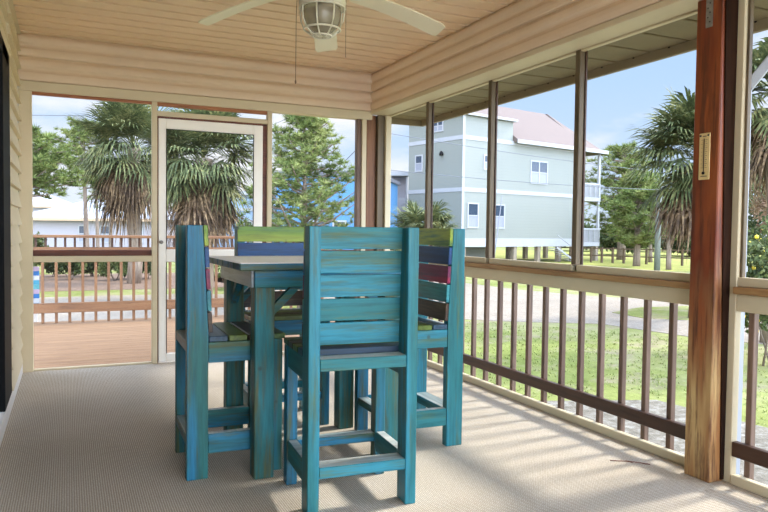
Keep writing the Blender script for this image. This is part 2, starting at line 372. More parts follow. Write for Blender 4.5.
hd = MB().lathe([(0.014, 0), (0.014, 0.01), (0.007, 0.014), (0.007, 0.03), (0.015, 0.036), (0.016, 0.048), (0.01, 0.054)], n=14).build('door_handle', plain('dull_metal', srgb(120, 112, 104), 0.3, 0.1, 5, 1), d)
hd.location = (0.738, YB + 0.005, 1.07); hd.rotation_euler = (PI / 2, 0, 0)

# ------------------------------------------------------------------ corner post, red post
cp = MB().box(2.69, 2.79, YB + 0.02, YB + 0.12, 0, 2.335, 0.005).build('corner_post', wood('corner_post_wood', srgb(130, 88, 56), srgb(106, 68, 44), srgb(60, 36, 24), 'Z'))
tag(cp, 'brown timber corner post where the back and right screens meet', 'post')
rp = empty('porch_post', (2.848, 2.411, 0), 0, 'thick red-brown timber post standing between the right hand screens', 'post')
MB().box(-0.048, 0.047, -0.075, 0.075, 0, 2.334, 0.005).build('timber', postm, rp)
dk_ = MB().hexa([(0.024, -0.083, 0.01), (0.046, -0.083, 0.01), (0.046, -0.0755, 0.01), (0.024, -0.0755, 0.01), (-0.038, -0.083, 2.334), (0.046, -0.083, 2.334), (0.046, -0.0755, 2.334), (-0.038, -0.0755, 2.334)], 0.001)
dk_.build('side_board', wood('blackened_wood', srgb(36, 24, 18), srgb(48, 30, 20), srgb(24, 16, 12), 'Z', 0.9, 0.05), rp)['label'] = 'dark brown side strip'  # thin dark strip over one post side, wider towards the top
structure(MB().box(2.897, 2.935, 2.35, 2.50, 0, 2.334).build('trim_11', cream), 'cream upright directly behind the red-brown post', 'trim')
st = MB().box(-0.0515, -0.0485, -0.02, 0.018, 2.19, 2.334)
st.build('metal_strap', plain('galvanised_metal', srgb(140, 142, 138), 0.45, 0.25, 40, 0.6), rp)
nb = MB()
for k in range(5): nb.box(-0.0535, -0.0515, -0.006 + (k % 2) * 0.012 - 0.003, -0.0 + (k % 2) * 0.012 - 0.003, 2.212 + k * 0.022, 2.218 + k * 0.022)
nb.build('nail_heads', plain('dark_metal', srgb(70, 70, 70), 0.4, 0.2, 10, 0.8), rp)
# thermometer hung on the post, face towards -X
th = empty('thermometer', (2.7995, 2.413, 1.574), 0, 'small cream wooden wall thermometer hanging on the red-brown post', 'thermometer')
MB().box(-0.006, 0, -0.031, 0.031, -0.112, 0.112, 0.002).build('backboard', plain('pale_wood', srgb(222, 196, 138), 0.5, 0.06, 12), th)
tk = MB()
for k in range(15):
    zz = -0.055 + k * 0.0095; L = 0.012 if k % 2 == 0 else 0.007
    tk.box(-0.0068, -0.0058, 0.005, 0.005 + L, zz, zz + 0.0018); tk.box(-0.0068, -0.0058, -0.005 - L, -0.005, zz, zz + 0.0018)
for zz, L in ((-0.098, 0.036), (0.094, 0.022)):
    for q in range(6): tk.box(-0.0068, -0.0058, -L / 2 + q * L / 6, -L / 2 + q * L / 6 + L / 9, zz, zz + 0.005)
tk.build('scale_marks', plain('mark_brown', srgb(96, 78, 58), 0.6), th)
MB().tube([(-0.008, 0, -0.08), (-0.008, 0, 0.085)], 0.0022, 8).build('glass_tube', plain('tube_dark', srgb(60, 44, 40), 0.25), th)
MB().lathe([(0.001, -0.007), (0.006, -0.005), (0.0075, 0), (0.006, 0.005), (0.001, 0.007)], (-0.009, 0, -0.08), 12).build('bulb', blackm, th)
for yy in (-0.022, 0.022): MB().tube([(-0.006, yy, 0.1), (-0.0085, yy, 0.1)], 0.005, 10).build('screw', MATS['dark_metal'], th)

# ------------------------------------------------------------------ right wall: window frames, mullions, railings
def bay(n, y0, y1, label, top=2.335):
    w = structure(empty('window_%d' % n), label, 'window')
    MB().box(XR, XR + 0.035, y0, y1, 0.953, 0.996, 0.003).build('bottom_frame', cream, w)
    MB().box(XR + 0.0, XR + 0.03, y0, y1, top - 0.012, top, 0.002).build('top_frame', cream, w)
    scr('insect_screen', w, [(XR + 0.03, y0, 0.996), (XR + 0.03, y1, 0.996), (XR + 0.03, y1, top - 0.012), (XR + 0.03, y0, top - 0.012)])
    return w
mull = [5.455, 4.455, 3.467]
edges = [6.27] + mull + [2.50]
names = ['right wall screen opening nearest the back corner', 'second right wall screen opening from the back corner', 'third right wall screen opening from the back corner', 'right wall screen opening just beyond the red-brown post']
for i in range(4):
    hi = edges[i] - (0.0225 if i else 0); lo = edges[i + 1] + (0.0225 if i < 3 else 0)
    bay(4 + i, lo, hi, names[i])
w9 = bay(8, YF, 2.292, 'right wall screen opening on the near side of the red-brown post')
MB().box(XR - 0.004, XR + 0.036, 2.293, 2.349, 0, 2.335, 0.004).build('side_frame', cream, w9)
MB().box(XR + 0.012, XR + 0.036, 2.278, 2.2925, 0.996, 2.305, 0.002).build('stop', mullw['Z'], w9)
for i, ym in enumerate(mull):
    lab = ['weathered wood mullion nearest the back corner', 'middle weathered wood mullion of the right wall', 'weathered wood mullion nearest the red-brown post'][i]
    m = structure(MB().box(XR - 0.005, XR + 0.035, ym - 0.022, ym + 0.022, 0.996, 2.335, 0.003).build('trim_%d' % (5 + i), mullw['Z']), lab, 'trim')
    MB().box(XR + 0.036, XR + 0.05, ym - 0.03, ym + 0.03, 0.996, 2.335, 0.002).build('outer_strip', darkrail['Z'], m)
structure(MB().box(XR - 0.03, XR + 0.03, 6.271, 6.33, 0, 2.335, 0.004).build('trim_8', cream), 'cream upright at the back end of the right screens', 'trim')
structure(MB().box(2.795, 2.868, 6.3, 6.36, 0, 2.335, 0.004).build('trim_9', mullw['Z']), 'brown wood strip between the corner post and right screens', 'trim')

def railing(y0, y1, label, ys):
    r = empty('porch_railing', ((XR + 0.03), (y0 + y1) / 2, 0), 0, label, 'railing')
    T = Matrix.Translation((-(XR + 0.03), -(y0 + y1) / 2, 0))
    MB().box(XR + 0.036, XR + 0.10, y0, y1, 0.955, 0.992, 0.003).build('top_rail', brownwood['Y'], r, T)
    MB().box(XR - 0.035, XR + 0.06, y0, y1, 0.918, 0.952, 0.004).build('rail_cap', capw['Y'], r, T)
    MB().box(XR - 0.004, XR + 0.03, y0, y1, 0.834, 0.917, 0.003).build('upper_trim', cream, r, T)
    MB().box(XR - 0.01, XR + 0.03, y0, y1, 0.0, 0.047, 0.005).build('sill_trim', cream, r, T)
    MB().box(XR - 0.008, XR + 0.029, y0, y1, 0.135, 0.207, 0.004).build('lower_rail', darkrail['Y'], r, T)
    for yb in ys: MB().box(XR + 0.03, XR + 0.064, yb - 0.016, yb + 0.016, -0.1, 0.917, 0.003).build('baluster', brownwood['Z'], r, T)
    scr('insect_screen', r, [(XR + 0.075, y0, 0.02), (XR + 0.075, y1, 0.02), (XR + 0.075, y1, 0.918), (XR + 0.075, y0, 0.918)]).data.transform(T)
    return r
ys = [2.712 + 0.1812 * k for k in range(20) if 2.712 + 0.1812 * k < 6.22]
railing(2.49, 6.27, 'long porch railing of brown balusters between the red-brown post and back corner', ys)
railing(YF, 2.291, 'porch railing on the near side of the red-brown post at right edge', [2.235 - 0.1812 * k for k in range(23)])

# eave outside the right screens
ev = structure(empty('trim_10'), 'vented tan soffit and fascia outside the right screens', 'eave')
pl = []
sof = MB()
yy = YF
while yy < 6.5:
    y2 = min(yy + 0.30, 6.6)
    sof.box(3.0, 3.45, yy + 0.010, y2 - 0.014, 2.368, 2.385, 0.004)
    yy = y2
MB().box(3.0, 3.45, YF, 6.6, 2.392, 2.4).build('soffit_backing', darkrail['Y'], ev)
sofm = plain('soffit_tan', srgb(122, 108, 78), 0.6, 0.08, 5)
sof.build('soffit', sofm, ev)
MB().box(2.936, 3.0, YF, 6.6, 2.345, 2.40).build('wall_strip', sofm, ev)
MB().box(3.43, 3.46, YF, 6.62, 2.31, 2.371, 0.003).box(3.46, 3.475, YF, 6.62, 2.33, 2.5, 0.003).box(3.0, 3.46, 6.6, 6.62, 2.31, 2.5, 0.003).build('fascia', plain('fascia_tan', srgb(140, 124, 94), 0.55, 0.06, 4), ev)
ed = MB()
k = YF + 0.15
while k < 6.5: ed.tube([(3.432, k, 2.368), (3.427, k, 2.368)], 0.009, 8); k += 0.30
ed.build('rivets', blackm, ev)
# roof above (blocks the sun above the ceiling, as the real roof does)
structure(MB().hexa([(-0.6, YF, 4.35), (3.5, YF, 2.5), (3.5, 6.65, 2.5), (-0.6, 6.65, 4.35), (-0.6, YF, 4.43), (3.5, YF, 2.58), (3.5, 6.65, 2.58), (-0.6, 6.65, 4.43)]).build('roof', plain('roof_grey', srgb(120, 116, 110), 0.8)), 'porch roof over the ceiling boards', 'roof')

# ------------------------------------------------------------------ furniture
W, D = 0.489, 0.460           # chair width and depth
T_, PB = 0.050, 0.099         # thickness and breadth of its boards
wornt = painted('worn_step_top', srgb(196, 200, 194), srgb(160, 178, 178), srgb(166, 158, 140), 'X', 0.4)
SLATC = [('green', srgb(118, 150, 44), srgb(150, 168, 52), srgb(52, 104, 74)),
         ('blue', srgb(10, 54, 104), srgb(18, 74, 128), srgb(18, 46, 70)),
         ('maroon', srgb(148, 36, 70), srgb(116, 44, 80), srgb(60, 66, 90)),
         ('sea_green', srgb(62, 146, 152), srgb(50, 122, 138), srgb(82, 116, 100)),
         ('dark_brown', srgb(78, 62, 50), srgb(60, 50, 46), srgb(110, 92, 66))]
def chair():
    r = empty('bar_chair')
    yb, yf = -D / 2, D / 2
    ys_seat, zt = yb + PB, 1.212
    rec = lambda z: ys_seat - max(0, z - 0.69) / (zt - 0.69) * 0.026          # front face of the back post
    for s in (-1, 1):
        x0, x1 = (-W / 2, -W / 2 + T_) if s < 0 else (W / 2 - T_, W / 2)
        mb = MB()
        mb.prism([(yb, 0), (ys_seat, 0), (ys_seat, 0.69), (rec(zt), zt), (yb, zt)], 'X', x0, x1); mb._bev(mb.bm.faces[:], 0.003)
        mb.build('back_post', teal('Z'), r)
        MB().box(x0, x1, yf - 0.07, yf, 0, 0.655, 0.003).build('front_leg', dteal('Z'), r)
        MB().box(x0 + (0.002 if s > 0 else 0.004), x1 - (0.004 if s > 0 else 0.002), yb + PB + 0.001, yf - 0.071, 0.118, 0.214, 0.003).build('side_stretcher', teal('Y'), r)
        MB().box(x0 + 0.002, x1 - 0.002, yb + PB + 0.001, yf - 0.071, 0.557, 0.655, 0.003).build('side_apron', teal('Y'), r)
    a, b = -W / 2 + T_ + 0.001, W / 2 - T_ - 0.001
    MB().box(a, b, yb + 0.001, yb + 0.092, 0.156, 0.204, 0.003).build('rear_stretcher', [teal('X'), wornt], r)
    MB().box(a, b, yf - 0.066, yf - 0.002, 0.165, 0.207, 0.003).build('front_stretcher', [dteal('X'), wornt], r)
    MB().box(a, b, yb + 0.001, yb + 0.092, 0.607, 0.659, 0.003).build('rear_apron', [teal('X'), wornt], r)
    MB().box(a, b, yf - 0.04, yf - 0.002, 0.565, 0.655, 0.003).build('front_apron', dteal('X'), r)
    for q in r.children:
        if q.name.split('.')[0] in ('rear_stretcher', 'front_stretcher', 'rear_apron', 'side_stretcher'):
            if len(q.data.materials) < 2: q.data.materials.append(wornt)
            for p in q.data.polygons:
                if p.normal.z > 0.9: p.material_index = 1
    # seat planks, rear one first
    cols = [('dark_slate', srgb(44, 66, 88), srgb(56, 82, 100), srgb(50, 60, 60)), ('moss_green', srgb(92, 110, 48), srgb(104, 122, 60), srgb(62, 78, 56)), SLATC[4], ('olive', srgb(100, 110, 56), srgb(80, 100, 64), srgb(60, 74, 56))]
    ps = yb + PB + 0.004; pw = (yf + 0.02 - ps) / 4
    for i, (nm, c1, c2, c3) in enumerate(cols):
        MB().box(-W / 2, W / 2, ps + i * pw, ps + (i + 1) * pw - 0.007, 0.6565, 0.684, 0.003).build('seat_plank', painted(nm + '_paint', c1, c2, c3, 'X', 0.35), r)['label'] = nm.replace('_', ' ') + ' painted seat plank'
    # back slats, front faces coloured, backs and ends teal
    for i, (nm, c1, c2, c3) in enumerate(SLATC):
        z1 = zt - i * 0.1035; z0 = z1 - 0.096
        f0, f1 = rec(z0) + 0.0015, rec(z1) + 0.0015; th_ = 0.02
        q = [(-W / 2, f0, z0), (W / 2, f0, z0), (W / 2, f0 + th_, z0), (-W / 2, f0 + th_, z0), (-W / 2, f1, z1), (W / 2, f1, z1), (W / 2, f1 + th_, z1), (-W / 2, f1 + th_, z1)]
        mb = MB().hexa(q, 0.002); mb.bm.normal_update()
        for f in mb.bm.faces:
            if abs(f.normal.x) > 0.6 or f.normal.y > 0.6 or f.calc_center_median().y > (f0 + f1) / 2 + th_ - 0.004: f.material_index = 1
        mb.build('back_slat', [teal('X'), painted(nm + '_paint', c1, c2, c3, 'X', 0.35)], r)['label'] = nm.replace('_', ' ') + ' front painted back slat'
    return r
ch = chair()
spots = [((1.158, 2.684 + D / 2, 0), math.radians(-4), 'teal bar chair nearest the camera, seen from behind, under the ceiling fan'),
         ((0.512 + D / 2, 3.315 + W / 2, 0), math.radians(-91.5), 'teal bar chair at the left side of the table, in side view'),
         ((2.012 - D / 2, 3.315 + W / 2, 0), math.radians(89), 'teal bar chair at the right side of the table, beside the long railing'),
         ((1.213, 3.97 + D / 2, 0), PI, 'teal bar chair behind the table facing the camera, green and blue slats showing')]
for i, (loc, rz, lab) in enumerate(spots):
    o = ch if i == 0 else copy_tree(ch)
    o.location = loc; o.rotation_euler = (0, 0, rz); tag(o, lab, 'chair', 'bar chairs around the table')
    if i == 1:                                    # this chair is painted a deeper, greener teal
        for p in o.children:
            for sl in p.material_slots:
                if sl.material.name.startswith('teal_paint'):
                    m_ = dteal(sl.material.name[-1]); sl.link = 'OBJECT'; sl.material = m_

tb = empty('bar_table', (1.19, 3.57, 0), 0, 'teal bar height wooden table with worn top whitened by painted-in glare in the middle of the chairs', 'table')
T = Matrix.Translation((-1.19, -3.57, 0))
tx0, tx1, ty0, ty1 = 0.722, 1.655, 3.178, 3.972
topm = plain('pale_worn_varnish', srgb(244, 244, 246), 0.32, 0.04, 14, spec=0.7)  # near-white colour stands in for sky glare on the worn top
tp = MB(); n = 6; pw = (ty1 - ty0) / n
for i in range(n): tp.box(tx0, tx1, ty0 + i * pw + 0.0015, ty0 + (i + 1) * pw - 0.0015, 1.002, 1.04, 0.005)
top = tp.build('tabletop', [topm, dteal('X')], tb, T)
for p in top.data.polygons:
    if p.normal.z < 0.5: p.material_index = 1
ax0, ax1, ay0, ay1 = 0.795, 1.585, 3.2 - 0.0, 3.95
MB().box(ax0, ax1, 3.176 + 0.02, 3.213, 0.92, 1.001, 0.003).build('apron', dteal('X'), tb, T)
MB().box(ax0, ax1, 3.937, 3.96, 0.92, 1.001, 0.003).build('apron', dteal('X'), tb, T)
gm = painted('grey_worn_side', srgb(168, 172, 174), srgb(140, 152, 158), srgb(120, 118, 108), 'Y', 0.3)  # grazing glare painted as grey on the left apron only
MB().box(ax0 - 0.012, 0.801, 3.214, 3.936, 0.92, 1.001, 0.003).build('apron', gm, tb, T)
MB().box(1.57, ax1 + 0.012, 3.214, 3.936, 0.92, 1.001, 0.003).build('apron', dteal('Y'), tb, T)
for (lx, sx) in ((0.802, 1), (1.474, -1)):
    for (ly, sy) in ((3.214, 1), (3.85, -1)):
        lg = MB().box(lx, lx + 0.096, ly, ly + 0.086, 0, 1.001, 0.004).build('leg', painted('leg_teal_paint', srgb(38, 98, 96), srgb(40, 114, 122), srgb(88, 88, 48), 'Z', wornamt=0.48), tb, T)
        xx = lx + 0.096 if sx > 0 else lx
        yc = ly + 0.043
        MB().prism([(xx + sx * 0.001, 0.83), (xx + sx * 0.001, 0.78), (xx + sx * 0.15, 0.9195 + 0.01), (xx + sx * 0.15, 1.0), (xx + sx * 0.12, 1.0), (xx + sx * 0.10, 0.93)], 'Y', yc - 0.018, yc + 0.018).build('brace', dteal('X'), tb, T)
        yy0 = ly + 0.086 if sy > 0 else ly
        xc = lx + 0.043
        MB().prism([(yy0 + sy * 0.001, 0.83), (yy0 + sy * 0.001, 0.78), (yy0 + sy * 0.15, 0.93), (yy0 + sy * 0.15, 1.0), (yy0 + sy * 0.12, 1.0), (yy0 + sy * 0.10, 0.93)], 'X', xc - 0.018, xc + 0.018).build('brace', dteal('Y'), tb, T)

# ceiling fan
fz = 2.35
fan = empty('ceiling_fan', (1.256, 3.592, ZC), 0, 'white five bladed ceiling fan with caged light above the table', 'ceiling fan')
MB().lathe([(0.075, 0), (0.075, -0.015), (0.06, -0.04), (0.03, -0.05), (0.016, -0.055), (0.016, -0.12), (0.03, -0.13)], n=24).build('canopy_and_rod', whitefan, fan)
MB().lathe([(0.03, -0.125), (0.09, -0.135), (0.125, -0.16), (0.135, -0.20), (0.135, -0.24), (0.12, -0.27), (0.09, -0.28)], n=32).build('motor_housing', whitefan, fan)
bladem = plain('blade_cream', srgb(232, 224, 192), 0.4, 0.03, 3)
for a in (145, -3, 70, 217, 289):
    A = Matrix.Rotation(math.radians(a), 4, 'Z') @ Matrix.Translation((0, 0, -0.265)) @ Matrix.Rotation(math.radians(-9), 4, 'X')
    prof = [(0.17, .05), (0.2, .058), (0.3, .062), (0.4, .066), (0.5, .069), (0.6, .071), (0.68, .072), (0.7, .06)]
    mb = MB(); rows = []
    for r_, hw in prof:
        zz = -0.135 * max(0, (r_ - 0.15) / 0.55) ** 1.5
        rows.append([mb.bm.verts.new(q) for q in ((r_, -hw, zz - .004), (r_, hw, zz - .004), (r_, hw, zz + .004), (r_, -hw, zz + .004))])
    for r0, r1 in zip(rows[:-1], rows[1:]):
        for k in range(4): mb.bm.faces.new((r0[k], r0[(k + 1) % 4], r1[(k + 1) % 4], r1[k]))
    mb.bm.faces.new(rows[0]); mb.bm.faces.new(rows[-1])
    mb.build('blade', bladem, fan, A)
    MB().box(0.1, 0.22, -0.02, 0.02, -0.014, -0.0075, 0.002).build('blade_arm', whitefan, fan, A)
MB().lathe([(0.07, -0.281), (0.10, -0.29), (0.124, -0.305), (0.128, -0.325), (0.124, -0.345), (0.108, -0.348)], n=32).build('light_collar', whitefan, fan)
gb = MB().lathe([(0.10, -0.349), (0.103, -0.38), (0.098, -0.42), (0.082, -0.455), (0.055, -0.478), (0.025, -0.488), (0.002, -0.49)], n=28)
gt = NT('frosted_glass'); gt.col(srgb(196, 186, 162)); gt.rough(0.15); gt.b.inputs['Transmission Weight'].default_value = 0.6
gb.build('glass_globe', gt.m, fan)
MB().lathe([(0.02, -0.35), (0.02, -0.37), (0.032, -0.40), (0.03, -0.43), (0.012, -0.445), (0.002, -0.448)], n=16).build('light_bulb', plain('bulb_white', srgb(240, 238, 232), 0.3), fan)
cg = MB()
for k in range(8):
    a = 2 * PI * k / 8 + 0.2
    cg.tube([(r_ * math.cos(a), r_ * math.sin(a), z_) for r_, z_ in ((0.12, -0.346), (0.122, -0.38), (0.116, -0.425), (0.098, -0.465), (0.066, -0.493), (0.03, -0.505), (0.012, -0.507))], 0.0042, 6)
for r_, z_ in ((0.123, -0.353), (0.099, -0.466), (0.05, -0.5)):
    cg.tube([(r_ * math.cos(2 * PI * k / 32), r_ * math.sin(2 * PI * k / 32), z_) for k in range(33)], 0.0052, 6, cap=False)
cg.build('light_cage', whitefan, fan)
chm = plain('chain_brown', srgb(110, 84, 60), 0.5)
MB().tube([(-0.137, 0.0, -0.22), (-0.146, 0, -0.4), (-0.147, 0, -0.755)], 0.0016, 6).build('pull_chain', chm, fan)
MB().lathe([(0.001, 0.012), (0.004, 0.008), (0.005, 0), (0.003, -0.008), (0.001, -0.01)], (-0.147, 0, -0.762), 10).build('pull_knob', chm, fan)
MB().tube([(0.137, 0.0, -0.24), (0.137, 0, -0.60)], 0.0012, 6).build('pull_chain', chm, fan)

# ------------------------------------------------------------------ deck beyond the back screens
dk = MB(); yy = 6.43
while yy < 9.66: dk.box(-1.6, 3.4, yy, yy + 0.134, -0.06, -0.025, 0.003); yy += 0.14
dk = dk.build('deck_floor', deckw['X']); structure(dk, 'tan plank deck outside the back screens', 'deck floor')
MB().box(-1.6, 3.4, 6.43, 9.66, -0.2, -0.062).build('joists', deckr['X'], dk)
for px in (-1.5, 0.9, 3.3):
    for py in (6.6, 9.5): MB().box(px - 0.06, px + 0.06, py - 0.06, py + 0.06, -0.95, -0.2).build('footing_post', deckr['Z'], dk)
RY = 9.6
r = empty('deck_railing', (0.9, RY, 0), 0, 'brown wooden railing along the far edge of the deck', 'railing')
T = Matrix.Translation((-0.9, -RY, 0))
MB().box(-1.6, 3.4, RY - 0.07, RY + 0.07, 1.052, 1.088, 0.004).build('cap_rail', deckr['X'], r, T)
MB().box(-1.6, 3.4, RY - 0.02, RY + 0.02, 0.885, 0.935, 0.003).build('upper_rail', deckr['X'], r, T)
MB().box(-1.6, 3.4, RY - 0.055, RY - 0.017, 0.11, 0.235, 0.003).build('lower_rail', deckr['X'], r, T)
for k in range(30):
    xb = -0.29 - 0.153 * 8 + k * 0.153
    if xb < 3.35: MB().box(xb - 0.017, xb + 0.017, RY - 0.016, RY + 0.017, -0.02, 0.884, 0.002).build('baluster', deckr['Z'], r, T)
for k in range(46):
    xb = -1.58 + k * 0.1105
    if xb < 3.4: MB().box(xb - 0.014, xb + 0.014, RY - 0.014, RY + 0.014, 0.936, 1.051, 0.002).build('spindle', darkrail['Z'], r, T)
pbd = empty('painted_board', (-0.39, 9.83, -0.9), 0, 'narrow blue pink and white painted board upright behind the deck railing', 'painted board')
MB().box(-0.035, 0.035, -0.01, 0.01, 0, 1.56, 0.003).build('stake', whitem, pbd)
bc = [srgb(70, 150, 176), srgb(190, 194, 200), srgb(50, 110, 170), srgb(170, 150, 170), srgb(90, 160, 165)]
for k in range(9):
    MB().box(-0.055, 0.055, -0.02, -0.011, 1.06 + k * 0.058, 1.06 + (k + 1) * 0.058 - 0.002, 0.001).build('painted_block', plain('block_%d' % (k % 5), bc[k % 5], 0.5), pbd)

# ------------------------------------------------------------------ ground
nx = 60
vs = []; fs = []
random.seed(4)
GX0, GX1, GY0, GY1 = -120, 200, -40, 260
def gz(x, y): return -0.9
gr = MB().face([(GX0, GY0, -0.9), (GX1, GY0, -0.9), (GX1, GY1, -0.9), (GX0, GY1, -0.9)]).build('ground', groundm)
structure(gr, 'patchy green lawn around the porch', 'ground')
def slab(name, pts, mat, label, cat, z=-0.89):
    o = MB().prism([(p[0], p[1]) for p in pts], 'Z', -0.93, z).build(name, mat); return structure(o, label, cat)
upper = [(440, 280), (520, 290), (600, 297), (690, 301), (790, 306)]
lower = [(815, 349), (768, 345), (690, 337), (600, 324), (520, 322), (430, 318)]
pts = [ground_at(*p) for p in upper + lower]
pts = [(4.6, 30.0), (9.5, 36.0)] + [(p.x, p.y) for p in pts]
slab('driveway', pts, drivem, 'pale gravel driveway crossing the lawn behind the long railing', 'driveway')
isl = [(612, 313), (640, 308), (700, 306), (760, 312), (770, 322), (700, 321), (645, 319)]
slab('lawn_island', [(lambda q: (q.x, q.y))(ground_at(*p)) for p in isl], groundm, 'green grass island inside the gravel driveway', 'grass island', -0.88)
slab('garden_gravel', [(3.02, -6), (6.6, -6), (7.0, 4), (6.7, 6.4), (5.3, 6.9), (4.4, 8.4), (3.6, 12), (3.42, 12), (3.42, 6.3), (3.02, 6.3)], shellm, 'shell gravel strip along the foot of the porch', 'gravel strip', -0.885)
slab('parking_pad', [(-20, -40), (2.98, -40), (2.98, -2.2), (-20, -2.2)], m_speck('pale_concrete', srgb(190, 184, 172), srgb(204, 198, 188), srgb(214, 210, 200), 5), 'unseen pale slab added behind the camera to bounce light onto the ceiling', 'bounce slab')  # unseen slab, added to bounce sunlight up to the porch ceiling
slab('back_drive', [(-9, 14.0), (2.6, 14.0), (4.4, 17.5), (6.0, 21.5), (3, 22.4), (-9, 22.6)], drivem, 'pale road seen behind the deck railing', 'road')
soil = m_speck('brown_soil', srgb(84, 66, 52), srgb(112, 90, 74), srgb(130, 112, 94), 8)
slab('soil_bed', [(-12, 24.5), (6, 24.5), (6.5, 33), (-12, 33)], soil, 'brown soil bed behind the road', 'soil bed')
# grass tufts on the lawn between porch and driveway
random.seed(11); vs = []; fs = []
for i in range(9000):
    u = random.random() ** 0.6
    x = random.uniform(5.2, 16); yq = random.uniform(1.5, 20)
    if x < 6.8 and yq < 7: continue
    if 0.92 * x + 0.4 * (yq - 12.5) > 10.4 + 0.0 and x < 17: 
        pass
    # keep off the driveway (rough line)
    if x > 8.1 + (14.5 - yq) * 0.74 and yq > 8.0 or x > 12.5: continue
    L = random.uniform(0.03, 0.07); a = random.uniform(0, 2 * PI)
    for j in range(4):
        a2 = a + j * 1.6; bx, by = x + random.uniform(-.05, .05), yq + random.uniform(-.05, .05)
        n0 = len(vs); dx, dy = math.cos(a2), math.sin(a2)
        vs += [(bx - dy * 0.008, by + dx * 0.008, -0.9), (bx + dy * 0.008, by - dx * 0.008, -0.9), (bx + dx * L * 0.9, by + dy * L * 0.9, -0.9 + L * 0.7)]
        fs.append((n0, n0 + 1, n0 + 2))
tag(raw('lawn_grass', vs, fs, grassleaf), 'short green grass tufts between the porch and the driveway', 'grass', kind='stuff')
sm = plain('pale_stone', srgb(190, 184, 174), 0.8, 0.15, 8)
# ------------------------------------------------------------------ plants
def blade(vs, fs, p, d, L, w, side):
    n = len(vs); vs += [tuple(p - side * w / 2), tuple(p + side * w / 2), tuple(p + d * L)]; fs.append((n, n + 1, n + 2))
def rdir(zmin=-1, zmax=1):
    z = random.uniform(zmin, zmax); a = random.uniform(0, 2 * PI); r = math.sqrt(1 - z * z); return Vector((r * math.cos(a), r * math.sin(a), z))
def pine(name, loc, h, start, rad, label, seed, nb=55, nt=9, nbl=16, L=0.22, w=0.028, trunk=0.13, lean=(0, 0), droop=0.1, group=None, leaf=None, cone=True):
    random.seed(seed); o = empty(name, loc, 0, label, 'tree', group)
    TR = lambda t: Vector((lean[0] * t * h + 0.06 * math.sin(3 * t + seed), lean[1] * t * h, t * h))
    MB().tube([TR(t / 8) for t in range(9)], [trunk * (1 - 0.8 * t / 8) for t in range(9)], 10).build('trunk', barkm, o)
    vs = []; fs = []; br = MB()
    for i in range(nb):
        t = start + (0.98 - start) * (i + random.random() * 0.8) / nb
        rel = (t - start) / (1 - start)
        prof = (1 - rel) ** 0.62 * (0.65 + 0.5 * min(1, rel * 5)) if cone else math.sin(PI * min(1, 0.18 + 0.8 * rel)) ** 0.6
        R = rad * prof * random.uniform(0.7, 1.12) + 0.12; a = i * 2.4 + random.uniform(-.4, .4)
        p0 = TR(t); up = random.uniform(0.05, 0.5) - droop
        e = p0 + Vector((math.cos(a) * R, math.sin(a) * R, up * R)); m = (p0 + e) / 2 + Vector((0, 0, -0.07 * R))
        br.tube([p0, m, e], [0.014 + 0.022 * R * (trunk / 0.13), 0.01 + 0.01 * R, 0.006], 5, cap=False)
        for j in range(nt):
            s = 0.3 + 0.7 * (j + random.random()) / nt
            q = p0 * (1 - s) ** 2 + m * 2 * s * (1 - s) + e * s * s
            off = Vector((random.gauss(0, .16), random.gauss(0, .16), random.gauss(0.04, .1))) * (0.35 + 0.5 * R); q = q + off
            for k_ in range(nbl):
                d_ = rdir(-0.35, 1); sd = d_.cross(rdir()).normalized(); blade(vs, fs, q, d_, L * random.uniform(.7, 1.2), w, sd)
    br.build('branches', barkm, o); raw('foliage', vs, fs, leaf or pineleaf, o); return o
def frond(vs, fs, p0, d, pet, L, nl, droop, w):
    up = Vector((0, 0, 1)); sd = d.cross(up)
    sd = sd.normalized() if sd.length > 0.05 else Vector((1, 0, 0)); nrm = sd.cross(d)
    b = p0 + d * pet; n = len(vs)
    vs += [tuple(p0 - sd * 0.02), tuple(p0 + sd * 0.02), tuple(b + sd * 0.012), tuple(b - sd * 0.012)]; fs.append((n, n + 1, n + 2, n + 3))
    for k in range(nl):
        a = -2.0 + 4.0 * (k + 0.5) / nl + random.uniform(-.05, .05)
        dl = (d * math.cos(a) + sd * math.sin(a) + nrm * random.uniform(-.12, .16)).normalized()
        ll = L * (0.72 + 0.35 * math.cos(a / 2)) * random.uniform(.88, 1.08); o = b + d * 0.18 * L * max(0, math.cos(a))
        s2 = dl.cross(nrm).normalized() * w; p1 = o + dl * ll * 0.55 + Vector((0, 0, -droop * ll * 0.15)); p2 = o + dl * ll * 0.85 + Vector((0, 0, -droop * ll * 0.75))
        n = len(vs); vs += [tuple(o - s2 * .4), tuple(o + s2 * .4), tuple(p1 + s2 * .6), tuple(p1 - s2 * .6), tuple(p2)]
        fs += [(n, n + 1, n + 2, n + 3), (n + 3, n + 2, n + 4)]
